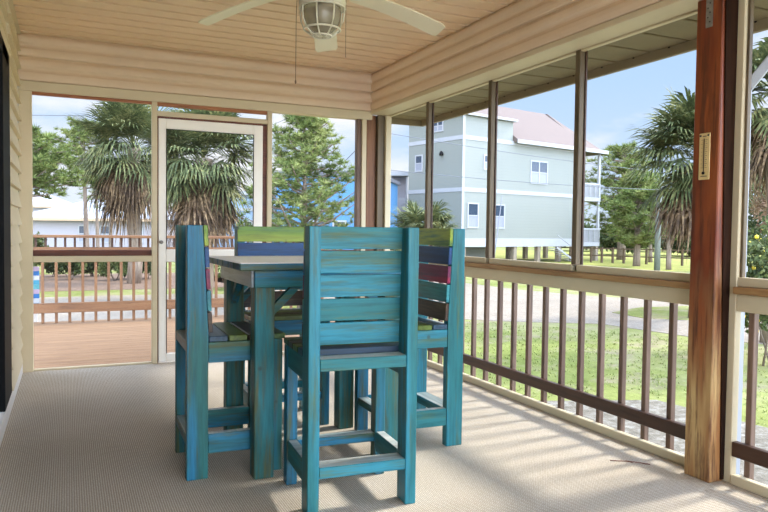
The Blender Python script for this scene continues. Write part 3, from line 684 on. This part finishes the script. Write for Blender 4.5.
def palm(loc, h, R, label, seed, ng=46, nd=40, trunk=0.2, skirt=1.0, group=None, deadlow=-0.97):
    random.seed(seed); o = empty('sabal_palm', loc, 0, label, 'palm tree', group)
    MB().tube([(0.05 * math.sin(i), 0.04 * math.cos(i), h * i / 7) for i in range(8)], [trunk * (1.15 - 0.2 * i / 7 + 0.06 * (i % 2)) for i in range(8)], 12).build('trunk', wood('palm_bark', srgb(150, 136, 120), srgb(122, 106, 92), srgb(76, 62, 50), 'Z', 0.9), o)
    vs = []; fs = []; c = Vector((0, 0, h))
    for i in range(ng):
        d = rdir(-0.8, 0.93) if i % 3 else rdir(0.1, 0.98)
        frond(vs, fs, c + Vector((0, 0, random.uniform(-.15, .15))), d, R * random.uniform(.42, .62), R * random.uniform(.42, .55), 26, random.uniform(.1, .5) + (0.22 if d.z < 0.1 else 0), 0.048)
    raw('fronds', vs, fs, palmleaf, o); vs = []; fs = []
    for i in range(nd):
        d = rdir(deadlow, -0.5)
        frond(vs, fs, c + Vector((0, 0, random.uniform(-.9, -.1) * skirt)), d, R * random.uniform(.2, .5), R * random.uniform(.35, .55), 18, random.uniform(.8, 1.3), 0.05)
    if nd: raw('dead_fronds', vs, fs, deadleaf, o)
    return o
def leafy(name, loc, size, label, cat, seed, n=5000, leaf=0.09, mat=None, clumps=14, trunkr=0.0, th=0.0, group=None, flowers=0):
    random.seed(seed); o = empty(name, loc, 0, label, cat, group); vs = []; fs = []; cl = []
    for k in range(clumps):
        d = rdir(-0.5, 1); s = random.uniform(.35, .85)
        cl.append((Vector((d.x * size[0] * s, d.y * size[1] * s, th + size[2] * (1 + d.z * s))), random.uniform(.3, .48)))
    for i in range(n):
        c, r_ = random.choice(cl); d = rdir(); q = c + Vector((d.x * size[0], d.y * size[1], d.z * size[2])) * r_ * random.uniform(.6, 1.05)
        if q.z < 0.02: q.z = random.uniform(0.02, 0.3)
        a = rdir(); b = a.cross(rdir()).normalized(); L = leaf * random.uniform(.6, 1.3); nn = len(vs)
        vs += [tuple(q), tuple(q + a * L * .5 + b * L * .3), tuple(q + a * L), tuple(q + a * L * .5 - b * L * .3)]; fs.append((nn, nn + 1, nn + 2, nn + 3))
    raw('foliage', vs, fs, mat or bushleaf, o)
    if trunkr > 0: MB().tube([(0, 0, 0), (0.05, 0, th), (0, 0.05, th + size[2])], [trunkr, trunkr * .8, trunkr * .4], 8).build('trunk', barkm, o)
    else:
        st_ = MB()
        for k in range(5): st_.tube([(random.uniform(-.1, .1), random.uniform(-.1, .1), 0), (cl[k][0].x * .7, cl[k][0].y * .7, cl[k][0].z * .8)], [0.02, 0.008], 5)
        st_.build('stems', barkm, o)
    if flowers:
        fb = MB()
        for k in range(flowers):
            c, r_ = random.choice(cl); d = rdir(); q = c + Vector((d.x * size[0], d.y * size[1], d.z * size[2])) * r_ * 1.05
            M = Matrix.Translation(q); bmesh.ops.create_icosphere(fb.bm, subdivisions=1, radius=0.035, matrix=M)
        fb.build('flowers', plain('yellow_petals', srgb(226, 196, 60), 0.6), o)
    return o
Z0 = -0.9
def G(u, v, D):
    p = at(u, v, D); return (p.x, p.y, Z0)
# back view: palms and pines
palm(G(203, 170, 20), 4.1, 1.95, 'shaggy sabal palm seen through the screen door, brown skirt and thick trunk', 3, 100, 46, 0.24)
palm(G(134, 170, 25.5), 5.0, 2.4, 'shaggy sabal palm beside the left back screen upright, dark brown skirt', 5, 96, 46, 0.22)
pine('pine_tree', G(86, 240, 31), 6.75, 0.56, 1.3, 'tall slender pine seen in the middle of the left back screen', 21, 40, 12, 34, 0.22, 0.036, 0.14, cone=False, droop=0.0)
pine('pine_tree', G(24, 240, 20.5), 4.9, 0.6, 1.45, 'pine whose boughs enter at the left edge of the back screen', 8, 46, 12, 34, 0.22, 0.036, 0.14, cone=False, droop=0.15)
pine('pine_tree', G(98, 240, 36), 5.2, 0.6, 1.0, 'thin pine trunk just right of the tall slender pine', 9, 14, 6, 14, 0.2, 0.026, 0.12, cone=False)
pine('pine_tree', G(112, 240, 34), 4.4, 0.6, 0.8, 'thin pine trunk in front of the white house', 10, 12, 6, 14, 0.2, 0.026, 0.12, cone=False)
pine('pine_tree', G(302, 240, 18), 5.15, 0.14, 1.68, 'dense cone shaped pine filling the right back screen', 12, 90, 13, 34, 0.17, 0.024, 0.09, droop=-0.12)
for i, (u, D_, sx, sz) in enumerate([(34, 27, .5, .85), (54, 28.5, .55, .5), (70, 27, .55, .55), (92, 29, .6, .5), (116, 27, .55, .55), (146, 28, .6, .6)]):
    leafy('shrub', G(u, 280, D_), (sx, sx, sz), ['shrub behind the deck railing at the left end of the row', 'second shrub from the left behind the deck railing', 'third shrub from the left behind the deck railing', 'fourth shrub from the left behind the deck railing', 'fifth shrub from the left behind the deck railing', 'rightmost shrub of the row behind the deck railing'][i], 'shrub', 40 + i, 2600, 0.14, darkleaf if i % 2 else bushleaf, group='shrubs behind the deck railing')
leafy('shrub', G(242, 240, 24), (0.9, .9, .6), 'low green shrub right of the palm trunk in the screen door', 'shrub', 52, 1800, 0.12)
leafy('shrub', G(300, 250, 26), (1.6, 1.2, .6), 'low shrub under the cone shaped pine', 'shrub', 53, 2200, 0.12)

def winpart(p, x0, x1, z0, z1, face, axisn, mullion=False, mat=None):
    """window on a wall in local coords; axisn 'y' -> wall at y=face facing -y ; 'x' -> wall at x=face facing -x"""
    def bx(mb, a0, a1, c0, c1, e0, e1):
        if axisn == 'y': mb.box(a0, a1, face - e1, face - e0, c0, c1)
        else: mb.box(face - e1, face - e0, a0, a1, c0, c1)
        return mb
    f = MB(); t = 0.09
    bx(f, x0 - t, x0, z0 - t, z1 + t, 0.0, 0.05); bx(f, x1, x1 + t, z0 - t, z1 + t, 0.0, 0.05); bx(f, x0, x1, z0 - t, z0, 0.0, 0.05); bx(f, x0, x1, z1, z1 + t, 0.0, 0.05)
    zm = (z0 + z1) / 2; bx(f, x0, x1, zm - 0.03, zm + 0.03, 0.0, 0.04)
    if mullion: xm = (x0 + x1) / 2; bx(f, xm - 0.05, xm + 0.05, z0, z1, 0.0, 0.045)
    fo = f.build('window', mat or extw, p)
    g_ = MB(); bx(g_, x0, x1, zm, z1, 0.005, 0.015); g_.build('pane', upg, fo)
    g_ = MB(); bx(g_, x0, x1, z0, zm, 0.005, 0.015); g_.build('pane', log, fo)
tg = NT('dark_window_glass'); tg.col(srgb(52, 62, 76)); tg.rough(0.08); upg = tg.m
tg = NT('screened_window_glass'); tg.col(srgb(128, 130, 140)); tg.rough(0.4); log = tg.m
extw = plain('exterior_white', srgb(150, 151, 154), 0.5, 0.04, 3)
pinkroof = plain('pinkish_shingles', srgb(98, 86, 81), 0.85, 0.1, 3)

# three storey green house on pilings; local x runs along its long face, y away from it
AZ = math.radians(77.4)
hs = empty('beach_house', (22.279, 37.209, Z0), PI / 2 - AZ, 'tall pale green beach house on pilings seen through the right screens', 'house')
gm_ = siding_mat('pale_green_siding', srgb(122, 125, 119), 0.2, 0.35)
z_ = lambda z: z + 0.9
MB().box(0, 11.7, 0, 5.3, z_(0.24), z_(7.15)).build('wall', gm_, hs)
MB().box(0, 4.5, 0, 5.3, z_(7.15), z_(8.38)).build('upper_wall', gm_, hs)
MB().box(-0.2, 4.7, -0.25, 5.5, z_(8.4), z_(8.56)).build('upper_fascia', extw, hs)
MB().prism([(-0.35, z_(7.1)), (-0.35, z_(7.28)), (4.0, z_(10.3)), (8.5, z_(7.28)), (8.5, z_(7.1))], 'X', 4.55, 12.4).build('roof', pinkroof, hs)
MB().hexa([(12.41, -0.35, z_(7.1)), (14.4, -0.35, z_(7.0)), (14.4, 8.5, z_(7.0)), (12.41, 8.5, z_(7.1)), (12.41, 3.8, z_(10.28)), (12.45, 3.8, z_(10.28)), (12.45, 4.2, z_(10.28)), (12.41, 4.2, z_(10.28))]).build('hip_roof', pinkroof, hs)
MB().prism([(1.0, z_(8.56)), (4.0, z_(10.3)), (5.3, z_(9.6)), (5.3, z_(8.56))], 'X', 2.3, 4.54).build('roof_dormer', pinkroof, hs)
MB().box(4.55, 14.4, -0.42, -0.36, z_(7.0), z_(7.26)).build('eave_fascia', extw, hs)
for zz in (6.9, 3.66): MB().box(-0.03, 11.73, -0.03, -0.005, z_(zz), z_(zz + 0.26)).box(-0.03, -0.005, -0.03, 5.33, z_(zz), z_(zz + 0.26)).build('band_trim', extw, hs)
MB().box(-0.03, 11.73, -0.03, -0.005, z_(0.2), z_(0.75)).build('skirt_board', extw, hs)
MB().box(-0.035, 0.16, -0.035, -0.004, z_(0.24), z_(8.4)).build('corner_board', extw, hs)
for (a, b, c0, c1, m_) in ((0.55, 1.35, 1.47, 2.9, 0), (2.95, 3.75, 1.47, 2.88, 0), (6.35, 7.95, 4.55, 5.95, 1), (1.9, 2.2, 5.2, 6.0, 0)): winpart(hs, a, b, z_(c0), z_(c1), -0.0, 'y', m_)
for (a, b, c0, c1, m_) in ((3.9, 4.5, 5.2, 6.15, 0), (1.9, 2.8, 7.65, 8.25, 1)): winpart(hs, a, b, z_(c0), z_(c1), 0.0, 'x', m_)
MB().lathe([(0.12, 0), (0.14, 0.1), (0.08, 0.25), (0.02, 0.3)], (-0.15, 1.83, z_(6.0)), 10).build('wall_lamp', blackm, hs)
MB().box(12.0 - 0.33, 11.74 + 0.04, -0.09, -0.01, z_(0.3), z_(7.0)).build('downspout', extw, hs)
for px in (0.3, 2.6, 5.0, 7.4, 9.6, 11.5, 13.9):
    for py in (0.2, 4.9): MB().box(px - 0.15, px + 0.15, py - 0.15, py + 0.15, 0, z_(0.2)).build('piling', wood('piling_wood', srgb(140, 128, 112), srgb(120, 108, 94), srgb(80, 70, 60), 'Z'), hs)
MB().box(0.6, 4.4, 2.2, 4.6, 0, z_(0.2)).build('storage_room', gm_, hs)
for zz in (0.2, 3.5): 
    MB().box(11.75, 14.1, -0.02, 3.5, z_(zz), z_(zz + 0.28)).build('balcony_floor', extw, hs)
    b = MB(); b.box(11.75, 14.1, -0.02, 0.06, z_(zz + 1.2), z_(zz + 1.32)).box(14.02, 14.1, 0.06, 3.5, z_(zz + 1.2), z_(zz + 1.32))
    for k in range(16): b.box(11.8 + k * 0.15, 11.86 + k * 0.15, 0, 0.05, z_(zz + 0.28), z_(zz + 1.2))
    for k in range(22): b.box(14.03, 14.08, 0.1 + k * 0.15, 0.16 + k * 0.15, z_(zz + 0.28), z_(zz + 1.2))
    b.build('balustrade', extw, hs)
for py in (0.02, 3.4): MB().box(13.9, 14.08, py, py + 0.14, z_(1.5), z_(7.0)).build('balcony_post', extw, hs)
for k in range(7): MB().box(8.2 + k * 0.28, 8.5 + k * 0.28, -0.9, -0.1, z_(0.05) - k * 0.14, z_(0.09) - k * 0.14).build('stair_tread', extw, hs)
MB().bar((8.1, -0.92, z_(0.15)), (10.2, -0.92, z_(0.15) - 1.05), 0.04, 0.12).bar((8.1, -0.92, z_(1.0)), (10.2, -0.92, z_(1.0) - 1.05), 0.05, 0.05).build('stair_rail', extw, hs)

def simple_house(name, p0, p1, depth, zt, mat, label, roofh=1.2, over=0.4, wins=(), roofm=None, cut=0.0):
    """p0,p1 ground points of the facade (left,right)"""
    a = Vector((p0[0], p0[1], 0)); b = Vector((p1[0], p1[1], 0)); L = (b - a).length; ang = math.atan2(b.y - a.y, b.x - a.x)
    h = empty(name, (a.x, a.y, Z0), ang, label, 'house')
    MB().box(0, L, 0, depth, 0, zt + 0.9).build('wall', mat, h)
    e = zt + 0.9
    if roofh > 0:
        MB().hexa([(-over, -over, e - 0.05), (L + over, -over, e - 0.05), (L + over, depth + over, e - 0.05), (-over, depth + over, e - 0.05),
                   (depth * .45, depth * .48, e + roofh), (L - depth * .45, depth * .48, e + roofh), (L - depth * .45, depth * .52, e + roofh), (depth * .45, depth * .52, e + roofh)]).build('roof', roofm, h)
        MB().box(-over, L + over, -over - 0.04, -over + 0.02, e - 0.2, e - 0.02).build('fascia', plain('fascia_brownish', srgb(176, 150, 124), 0.6), h)
    else: MB().box(-0.15, L + 0.15, -0.15, depth + 0.15, e, e + 0.22).build('roof', roofm, h)
    for (x0, x1, c0, c1, m_) in wins: winpart(h, x0, x1, c0 + 0.9, c1 + 0.9, 0.0, 'y', m_)
    return h
whw = siding_mat('white_siding', srgb(150, 146, 152), 0.2, 0.3); wroof = plain('white_metal_roof', srgb(156, 158, 164), 0.5, 0.04, 2)
pA, pB = at(18, 240, 47), at(150, 240, 45)
hh = simple_house('white_house', (pA.x, pA.y), (pB.x, pB.y), 7, 1.75, whw, 'low white house with white roof seen under the pines at left', 1.35, 0.5, [(4.7, 5.4, 0.2, 1.2, 0), (6.3, 6.9, 0.2, 1.2, 0), (8.6, 9.3, 0.2, 1.2, 0)], wroof)
pA, pB = at(20, 230, 62), at(62, 230, 62)
simple_house('grey_roofed_house', (pA.x - 3, pA.y), (pB.x, pB.y), 7, 3.0, whw, 'grey roofed house behind the low white house', 1.6, 0.4, (), plain('grey_roof', srgb(160, 158, 160), 0.8))
lb = siding_mat('light_blue_siding', srgb(126, 146, 170), 0.25, 0.3); bb_ = siding_mat('bright_blue_siding', srgb(70, 118, 160), 0.25, 0.2)
pA, pB = at(212, 230, 45), at(268, 230, 43)
h2 = simple_house('light_blue_house', (pA.x, pA.y), (pB.x, pB.y), 8, 3.3, lb, 'light blue house right of the palm seen through the screen door', 0, 0.4, [(2.65, 3.2, 0.9, 1.6, 0)], wroof)
MB().box(-0.05, 3.9, -0.05, -0.005, 0.9 + 2.3, 0.9 + 2.48).build('band_trim', extw, h2)
pA, pB = at(276, 230, 38), at(372, 230, 37)
simple_house('bright_blue_house', (pA.x, pA.y), (pB.x, pB.y), 8, 4.1, bb_, 'bright blue building behind the cone shaped pine', 0, 0.4, [(1.6, 2.3, 0.6, 1.6, 0), (3.3, 3.9, 0.6, 1.6, 0)], plain('dark_roof_edge', srgb(96, 96, 104), 0.7))
# white balcony of another house, left of the green one
p = at(398, 200, 50); wb = empty('white_porch_house', (p.x, p.y, Z0), math.radians(-20), 'white two storey balcony seen left of the tall green house', 'house')
MB().box(-3.0, 0.8, 1.0, 5.0, 0, 6.3).build('wall', whw, wb)
MB().box(-3.2, 0.8, -0.4, 5.0, 6.0, 6.3).build('roof', extw, wb)
MB().box(-3.0, 0.7, -0.2, 1.0, 3.2, 3.4).build('balcony_floor', extw, wb)
for k in range(4): MB().box(-2.9 + k * 1.15, -2.78 + k * 1.15, -0.15, -0.03, 0, 6.0).build('column', extw, wb)
b = MB().box(-3.0, 0.7, -0.15, -0.08, 4.3, 4.4)
for k in range(24): b.box(-2.98 + k * 0.155, -2.93 + k * 0.155, -0.13, -0.09, 3.4, 4.3)
b.build('balustrade', extw, wb)

# right view plants
palm(G(422, 215, 26), 1.9, 1.6, 'low bushy palm in front of the tall green house', 7, 60, 0, 0.16)
palm(G(700, 160, 17), 4.1, 1.8, 'sabal palm left of the red-brown post, dark hanging fronds', 15, 90, 40, 0.13)
palm(G(779, 110, 13.2), 4.8, 1.3, 'sabal palm at the right edge of the picture', 16, 44, 16, 0.15)
pine('pine_tree', G(621, 265, 54), 8.8, 0.2, 2.9, 'broad pine just right of the tall green house', 31, 66, 13, 24, 0.42, 0.06, 0.36, cone=False, droop=0.05)
pine('pine_tree', G(636, 265, 44), 5.9, 0.2, 1.8, 'bushy pine between the broad pine and the utility pole', 32, 56, 13, 24, 0.4, 0.07, 0.24, cone=False, droop=0.05)
pine('pine_tree', G(572, 265, 96), 13.0, 0.2, 4.0, 'distant pine partly behind the green house balcony', 33, 44, 9, 16, 0.34, 0.06, 0.2, cone=False)
pine('pine_tree', G(650, 265, 50), 4.0, 0.4, 1.3, 'slim pine beside the utility pole', 34, 26, 8, 14, 0.3, 0.05, 0.16, cone=False)
pine('pine_tree', G(669, 265, 40), 4.0, 0.4, 1.3, 'slim pine under the hanging palm fronds', 35, 26, 8, 14, 0.3, 0.05, 0.16, cone=False)
labs = ['leftmost distant tree behind the wire fence', 'second distant tree from the left behind the wire fence', 'middle distant tree behind the wire fence', 'fourth distant tree from the left behind the wire fence', 'rightmost distant tree behind the wire fence']
for i, (u, D_, s) in enumerate([(576, 78, 3.0), (618, 66, 2.6), (652, 78, 3.0), (690, 64, 2.6), (728, 78, 3.4)]):
    leafy('distant_tree', G(u, 262, D_), (s, s, s * 0.5), labs[i], 'tree', 60 + i, 9000, 0.5, darkleaf, 22, 0.2, 0.0, 'distant trees behind the wire fence')
leafy('distant_tree', G(800, 262, 40), (4, 4, 2.4), 'dark tree beyond the yellow flowering shrub', 'tree', 70, 4200, 0.34, darkleaf, 16, 0.2, 0.3)
leafy('flowering_shrub', G(774, 240, 11), (1.1, 1.1, 1.35), 'green shrub with yellow flowers at the right edge of the picture', 'shrub', 71, 6500, 0.1, bushleaf, 18, flowers=110)
leafy('brown_bush', G(772, 140, 20), (1.1, 1.1, 2.0), 'brownish dry bush behind the yellow flowering shrub', 'tree', 72, 4500, 0.12, leafm('dry_leaves', srgb(96, 74, 60), srgb(128, 102, 82), srgb(150, 126, 98)), 12, 0.06, 1.5)

slab('far_field', [(27, 30), (60, 18), (90, 60), (30, 66)], m_speck('yellow_green_field', srgb(112, 116, 50), srgb(130, 132, 56), srgb(142, 138, 70), 0.7), 'bright yellow green field beyond the wire fence', 'field')
# fence, pole, cables
fe = empty('wire_fence', G(640, 262, 46), 0, 'low brown post and rail fence in front of the distant trees', 'fence')
A = at(560, 262, 50); B = at(720, 262, 44); o0 = Vector(fe.location)
frw = wood('fence_brown', srgb(96, 78, 58), srgb(84, 68, 50), srgb(60, 48, 38), 'Z')
A.z = B.z = Z0
for k in range(15):
    q = A.lerp(B, k / 14) - o0; MB().box(q.x - 0.06, q.x + 0.06, q.y - 0.06, q.y + 0.06, 0, 1.1).build('fence_post', frw, fe)
for zz in (0.5, 1.0):
    a_ = A - o0; b_ = B - o0; a_.z = b_.z = zz; MB().bar(a_, b_, 0.05, 0.08).build('fence_rail', frw, fe)
pp = G(657.5, 250, 31)
po = empty('utility_pole', pp, 0, 'grey green utility pole standing left of the sabal palm', 'utility pole')
MB().tube([(0, 0, 0), (0, 0, 2.0), (0, 0, 4.0)], [0.14, 0.13, 0.12], 12).build('shaft', wood('pole_grey', srgb(104, 108, 98), srgb(90, 96, 88), srgb(74, 78, 72), 'Z', 0.8), po)
MB().lathe([(0.05, 0), (0.05, 0.05), (0.16, 0.05), (0.16, 0.02), (0.17, 0.02), (0.17, 0.07), (0.02, 0.09)], (0, 0, 4.0), 12).build('pole_cap', MATS['galvanised_metal'], po)
cb = plain('cable_grey', srgb(92, 96, 104), 0.6)
def cable(a, b, sag, label, r_=0.012):
    a = at(*a); b = at(*b); pts = [a.lerp(b, t / 10) - Vector((0, 0, sag * 4 * (t / 10) * (1 - t / 10))) for t in range(11)]
    o = MB().tube([p - a for p in pts], r_, 5).build('power_line', cb); o.location = a; tag(o, label, 'cable', 'overhead power lines'); return o
cable((370, 130, 28), (660, 172, 31), 0.1, 'upper overhead cable crossing in front of the tall green house')
cable((370, 168, 28), (660, 190, 31), 0.1, 'lower overhead cable crossing in front of the tall green house')
cable((-60, 113.5, 30), (170, 116, 30), 0.03, 'thin overhead cable crossing the sky in the left back screen', 0.016)
cable((320, 186, 26), (376, 130, 24), 0.0, 'slanting guy wire right of the cone shaped pine', 0.014)
cable((494, 260, 24), (502, 196, 30), 0.02, 'short dark cable hanging in front of the lower green house windows', 0.02)
cable((255, 132, 30), (320, 104, 30), 0.02, 'thin cable in the sky above the cone shaped pine')
# birds? two dark twigs of a distant tree are left to the palm; downspout outside the near right screen
ds = empty('downspout', (3.3, 2.585, Z0), 0, 'white downspout pipe outside the screen at the right edge', 'downspout')
wpm = plain('downspout_white', srgb(150, 152, 158), 0.4, 0.05, 3)
MB().box(-0.022, 0.022, -0.014, 0.026, 0, 2.9, 0.004).build('pipe', wpm, ds)
MB().bar((0, 0, 2.88), (0.12, -0.14, 3.13), 0.06, 0.05, bev=0.004).build('elbow', plain('elbow_grey', srgb(170, 174, 182), 0.35, 0.12, 9, 0.3), ds)
for zz in (0.6, 1.9): MB().box(-0.025, 0.025, -0.017, 0.029, zz, zz + 0.03).build('strap', wpm, ds)
tw = MB().tube([(2.59, 2.774, 0.003), (2.63, 2.742, 0.005), (2.66, 2.735, 0.003), (2.70, 2.69, 0.005), (2.74, 2.645, 0.003)], 0.0024, 6).tube([(2.66, 2.735, 0.003), (2.675, 2.70, 0.004)], 0.0016, 5).build('twig', plain('twig_red', srgb(120, 78, 62), 0.7))
tag(tw, 'thin reddish twig lying on the carpet near the red-brown post', 'twig')

# ------------------------------------------------------------------ light
sc = bpy.context.scene
w = bpy.data.worlds.new('sky'); sc.world = w; w.use_nodes = True; nt = w.node_tree; N = nt.nodes; Lk = nt.links
bg = N['Background']; tc = N.new('ShaderNodeTexCoord'); mp = N.new('ShaderNodeMapping'); mp.inputs['Scale'].default_value = (1.6, 1.6, 4.2); mp.inputs['Location'].default_value = (0.35, 0.2, 0.1)
no = N.new('ShaderNodeTexNoise'); no.inputs['Scale'].default_value = 1.9; no.inputs['Detail'].default_value = 7; no.inputs['Roughness'].default_value = 0.55
Lk.new(tc.outputs['Generated'], mp.inputs[0]); Lk.new(mp.outputs[0], no.inputs['Vector'])
cr = N.new('ShaderNodeValToRGB'); cr.color_ramp.elements[0].position = 0.44; cr.color_ramp.elements[1].position = 0.58; Lk.new(no.outputs[0], cr.inputs[0])
sx = N.new('ShaderNodeSeparateXYZ'); Lk.new(tc.outputs['Generated'], sx.inputs[0])
gr_ = N.new('ShaderNodeValToRGB'); e = gr_.color_ramp.elements; e[0].position = 0.0; e[0].color = srgb(208, 224, 244); e[1].position = 0.7; e[1].color = srgb(130, 172, 228)
m1 = e.new(0.2); m1.color = srgb(178, 208, 244)
Lk.new(sx.outputs[2], gr_.inputs[0])
mx = N.new('ShaderNodeMix'); mx.data_type = 'RGBA'; Lk.new(cr.outputs[0], mx.inputs[0]); Lk.new(gr_.outputs[0], mx.inputs[6]); mx.inputs[7].default_value = srgb(238, 240, 246)
Lk.new(mx.outputs[2], bg.inputs[0]); 
# added fill: sky strength raised behind the camera and at the zenith
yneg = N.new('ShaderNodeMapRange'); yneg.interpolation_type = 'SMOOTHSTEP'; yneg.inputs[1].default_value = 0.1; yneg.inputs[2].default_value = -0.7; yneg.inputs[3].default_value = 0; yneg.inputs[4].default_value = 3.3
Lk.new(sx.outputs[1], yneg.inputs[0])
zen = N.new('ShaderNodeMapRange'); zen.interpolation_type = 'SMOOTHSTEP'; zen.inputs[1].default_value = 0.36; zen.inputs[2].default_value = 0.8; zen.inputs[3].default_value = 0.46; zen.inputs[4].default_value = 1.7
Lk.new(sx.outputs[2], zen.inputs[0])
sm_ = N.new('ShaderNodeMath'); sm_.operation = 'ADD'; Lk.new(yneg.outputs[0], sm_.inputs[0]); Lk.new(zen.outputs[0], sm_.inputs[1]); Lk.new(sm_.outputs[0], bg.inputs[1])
sun = bpy.data.lights.new('sun', 'SUN'); sun.energy = 2.35; sun.angle = math.radians(7); sun.color = (1.0, 0.95, 0.86)
so = bpy.data.objects.new('sun', sun); C.objects.link(so)
el = math.radians(41); aza = math.radians(3.5)      # sun stands towards +X
dvec = -Vector((math.cos(el) * math.cos(aza), math.cos(el) * math.sin(aza), math.sin(el)))
so.rotation_euler = dvec.to_track_quat('-Z', 'Y').to_euler()
sc.view_settings.view_transform = 'Standard'; sc.view_settings.look = 'None'; sc.view_settings.exposure = 1.45; sc.view_settings.gamma = 1
sc.view_settings.use_curve_mapping = False
sc.cycles.max_bounces = 10; sc.cycles.diffuse_bounces = 6; sc.cycles.transparent_max_bounces = 24
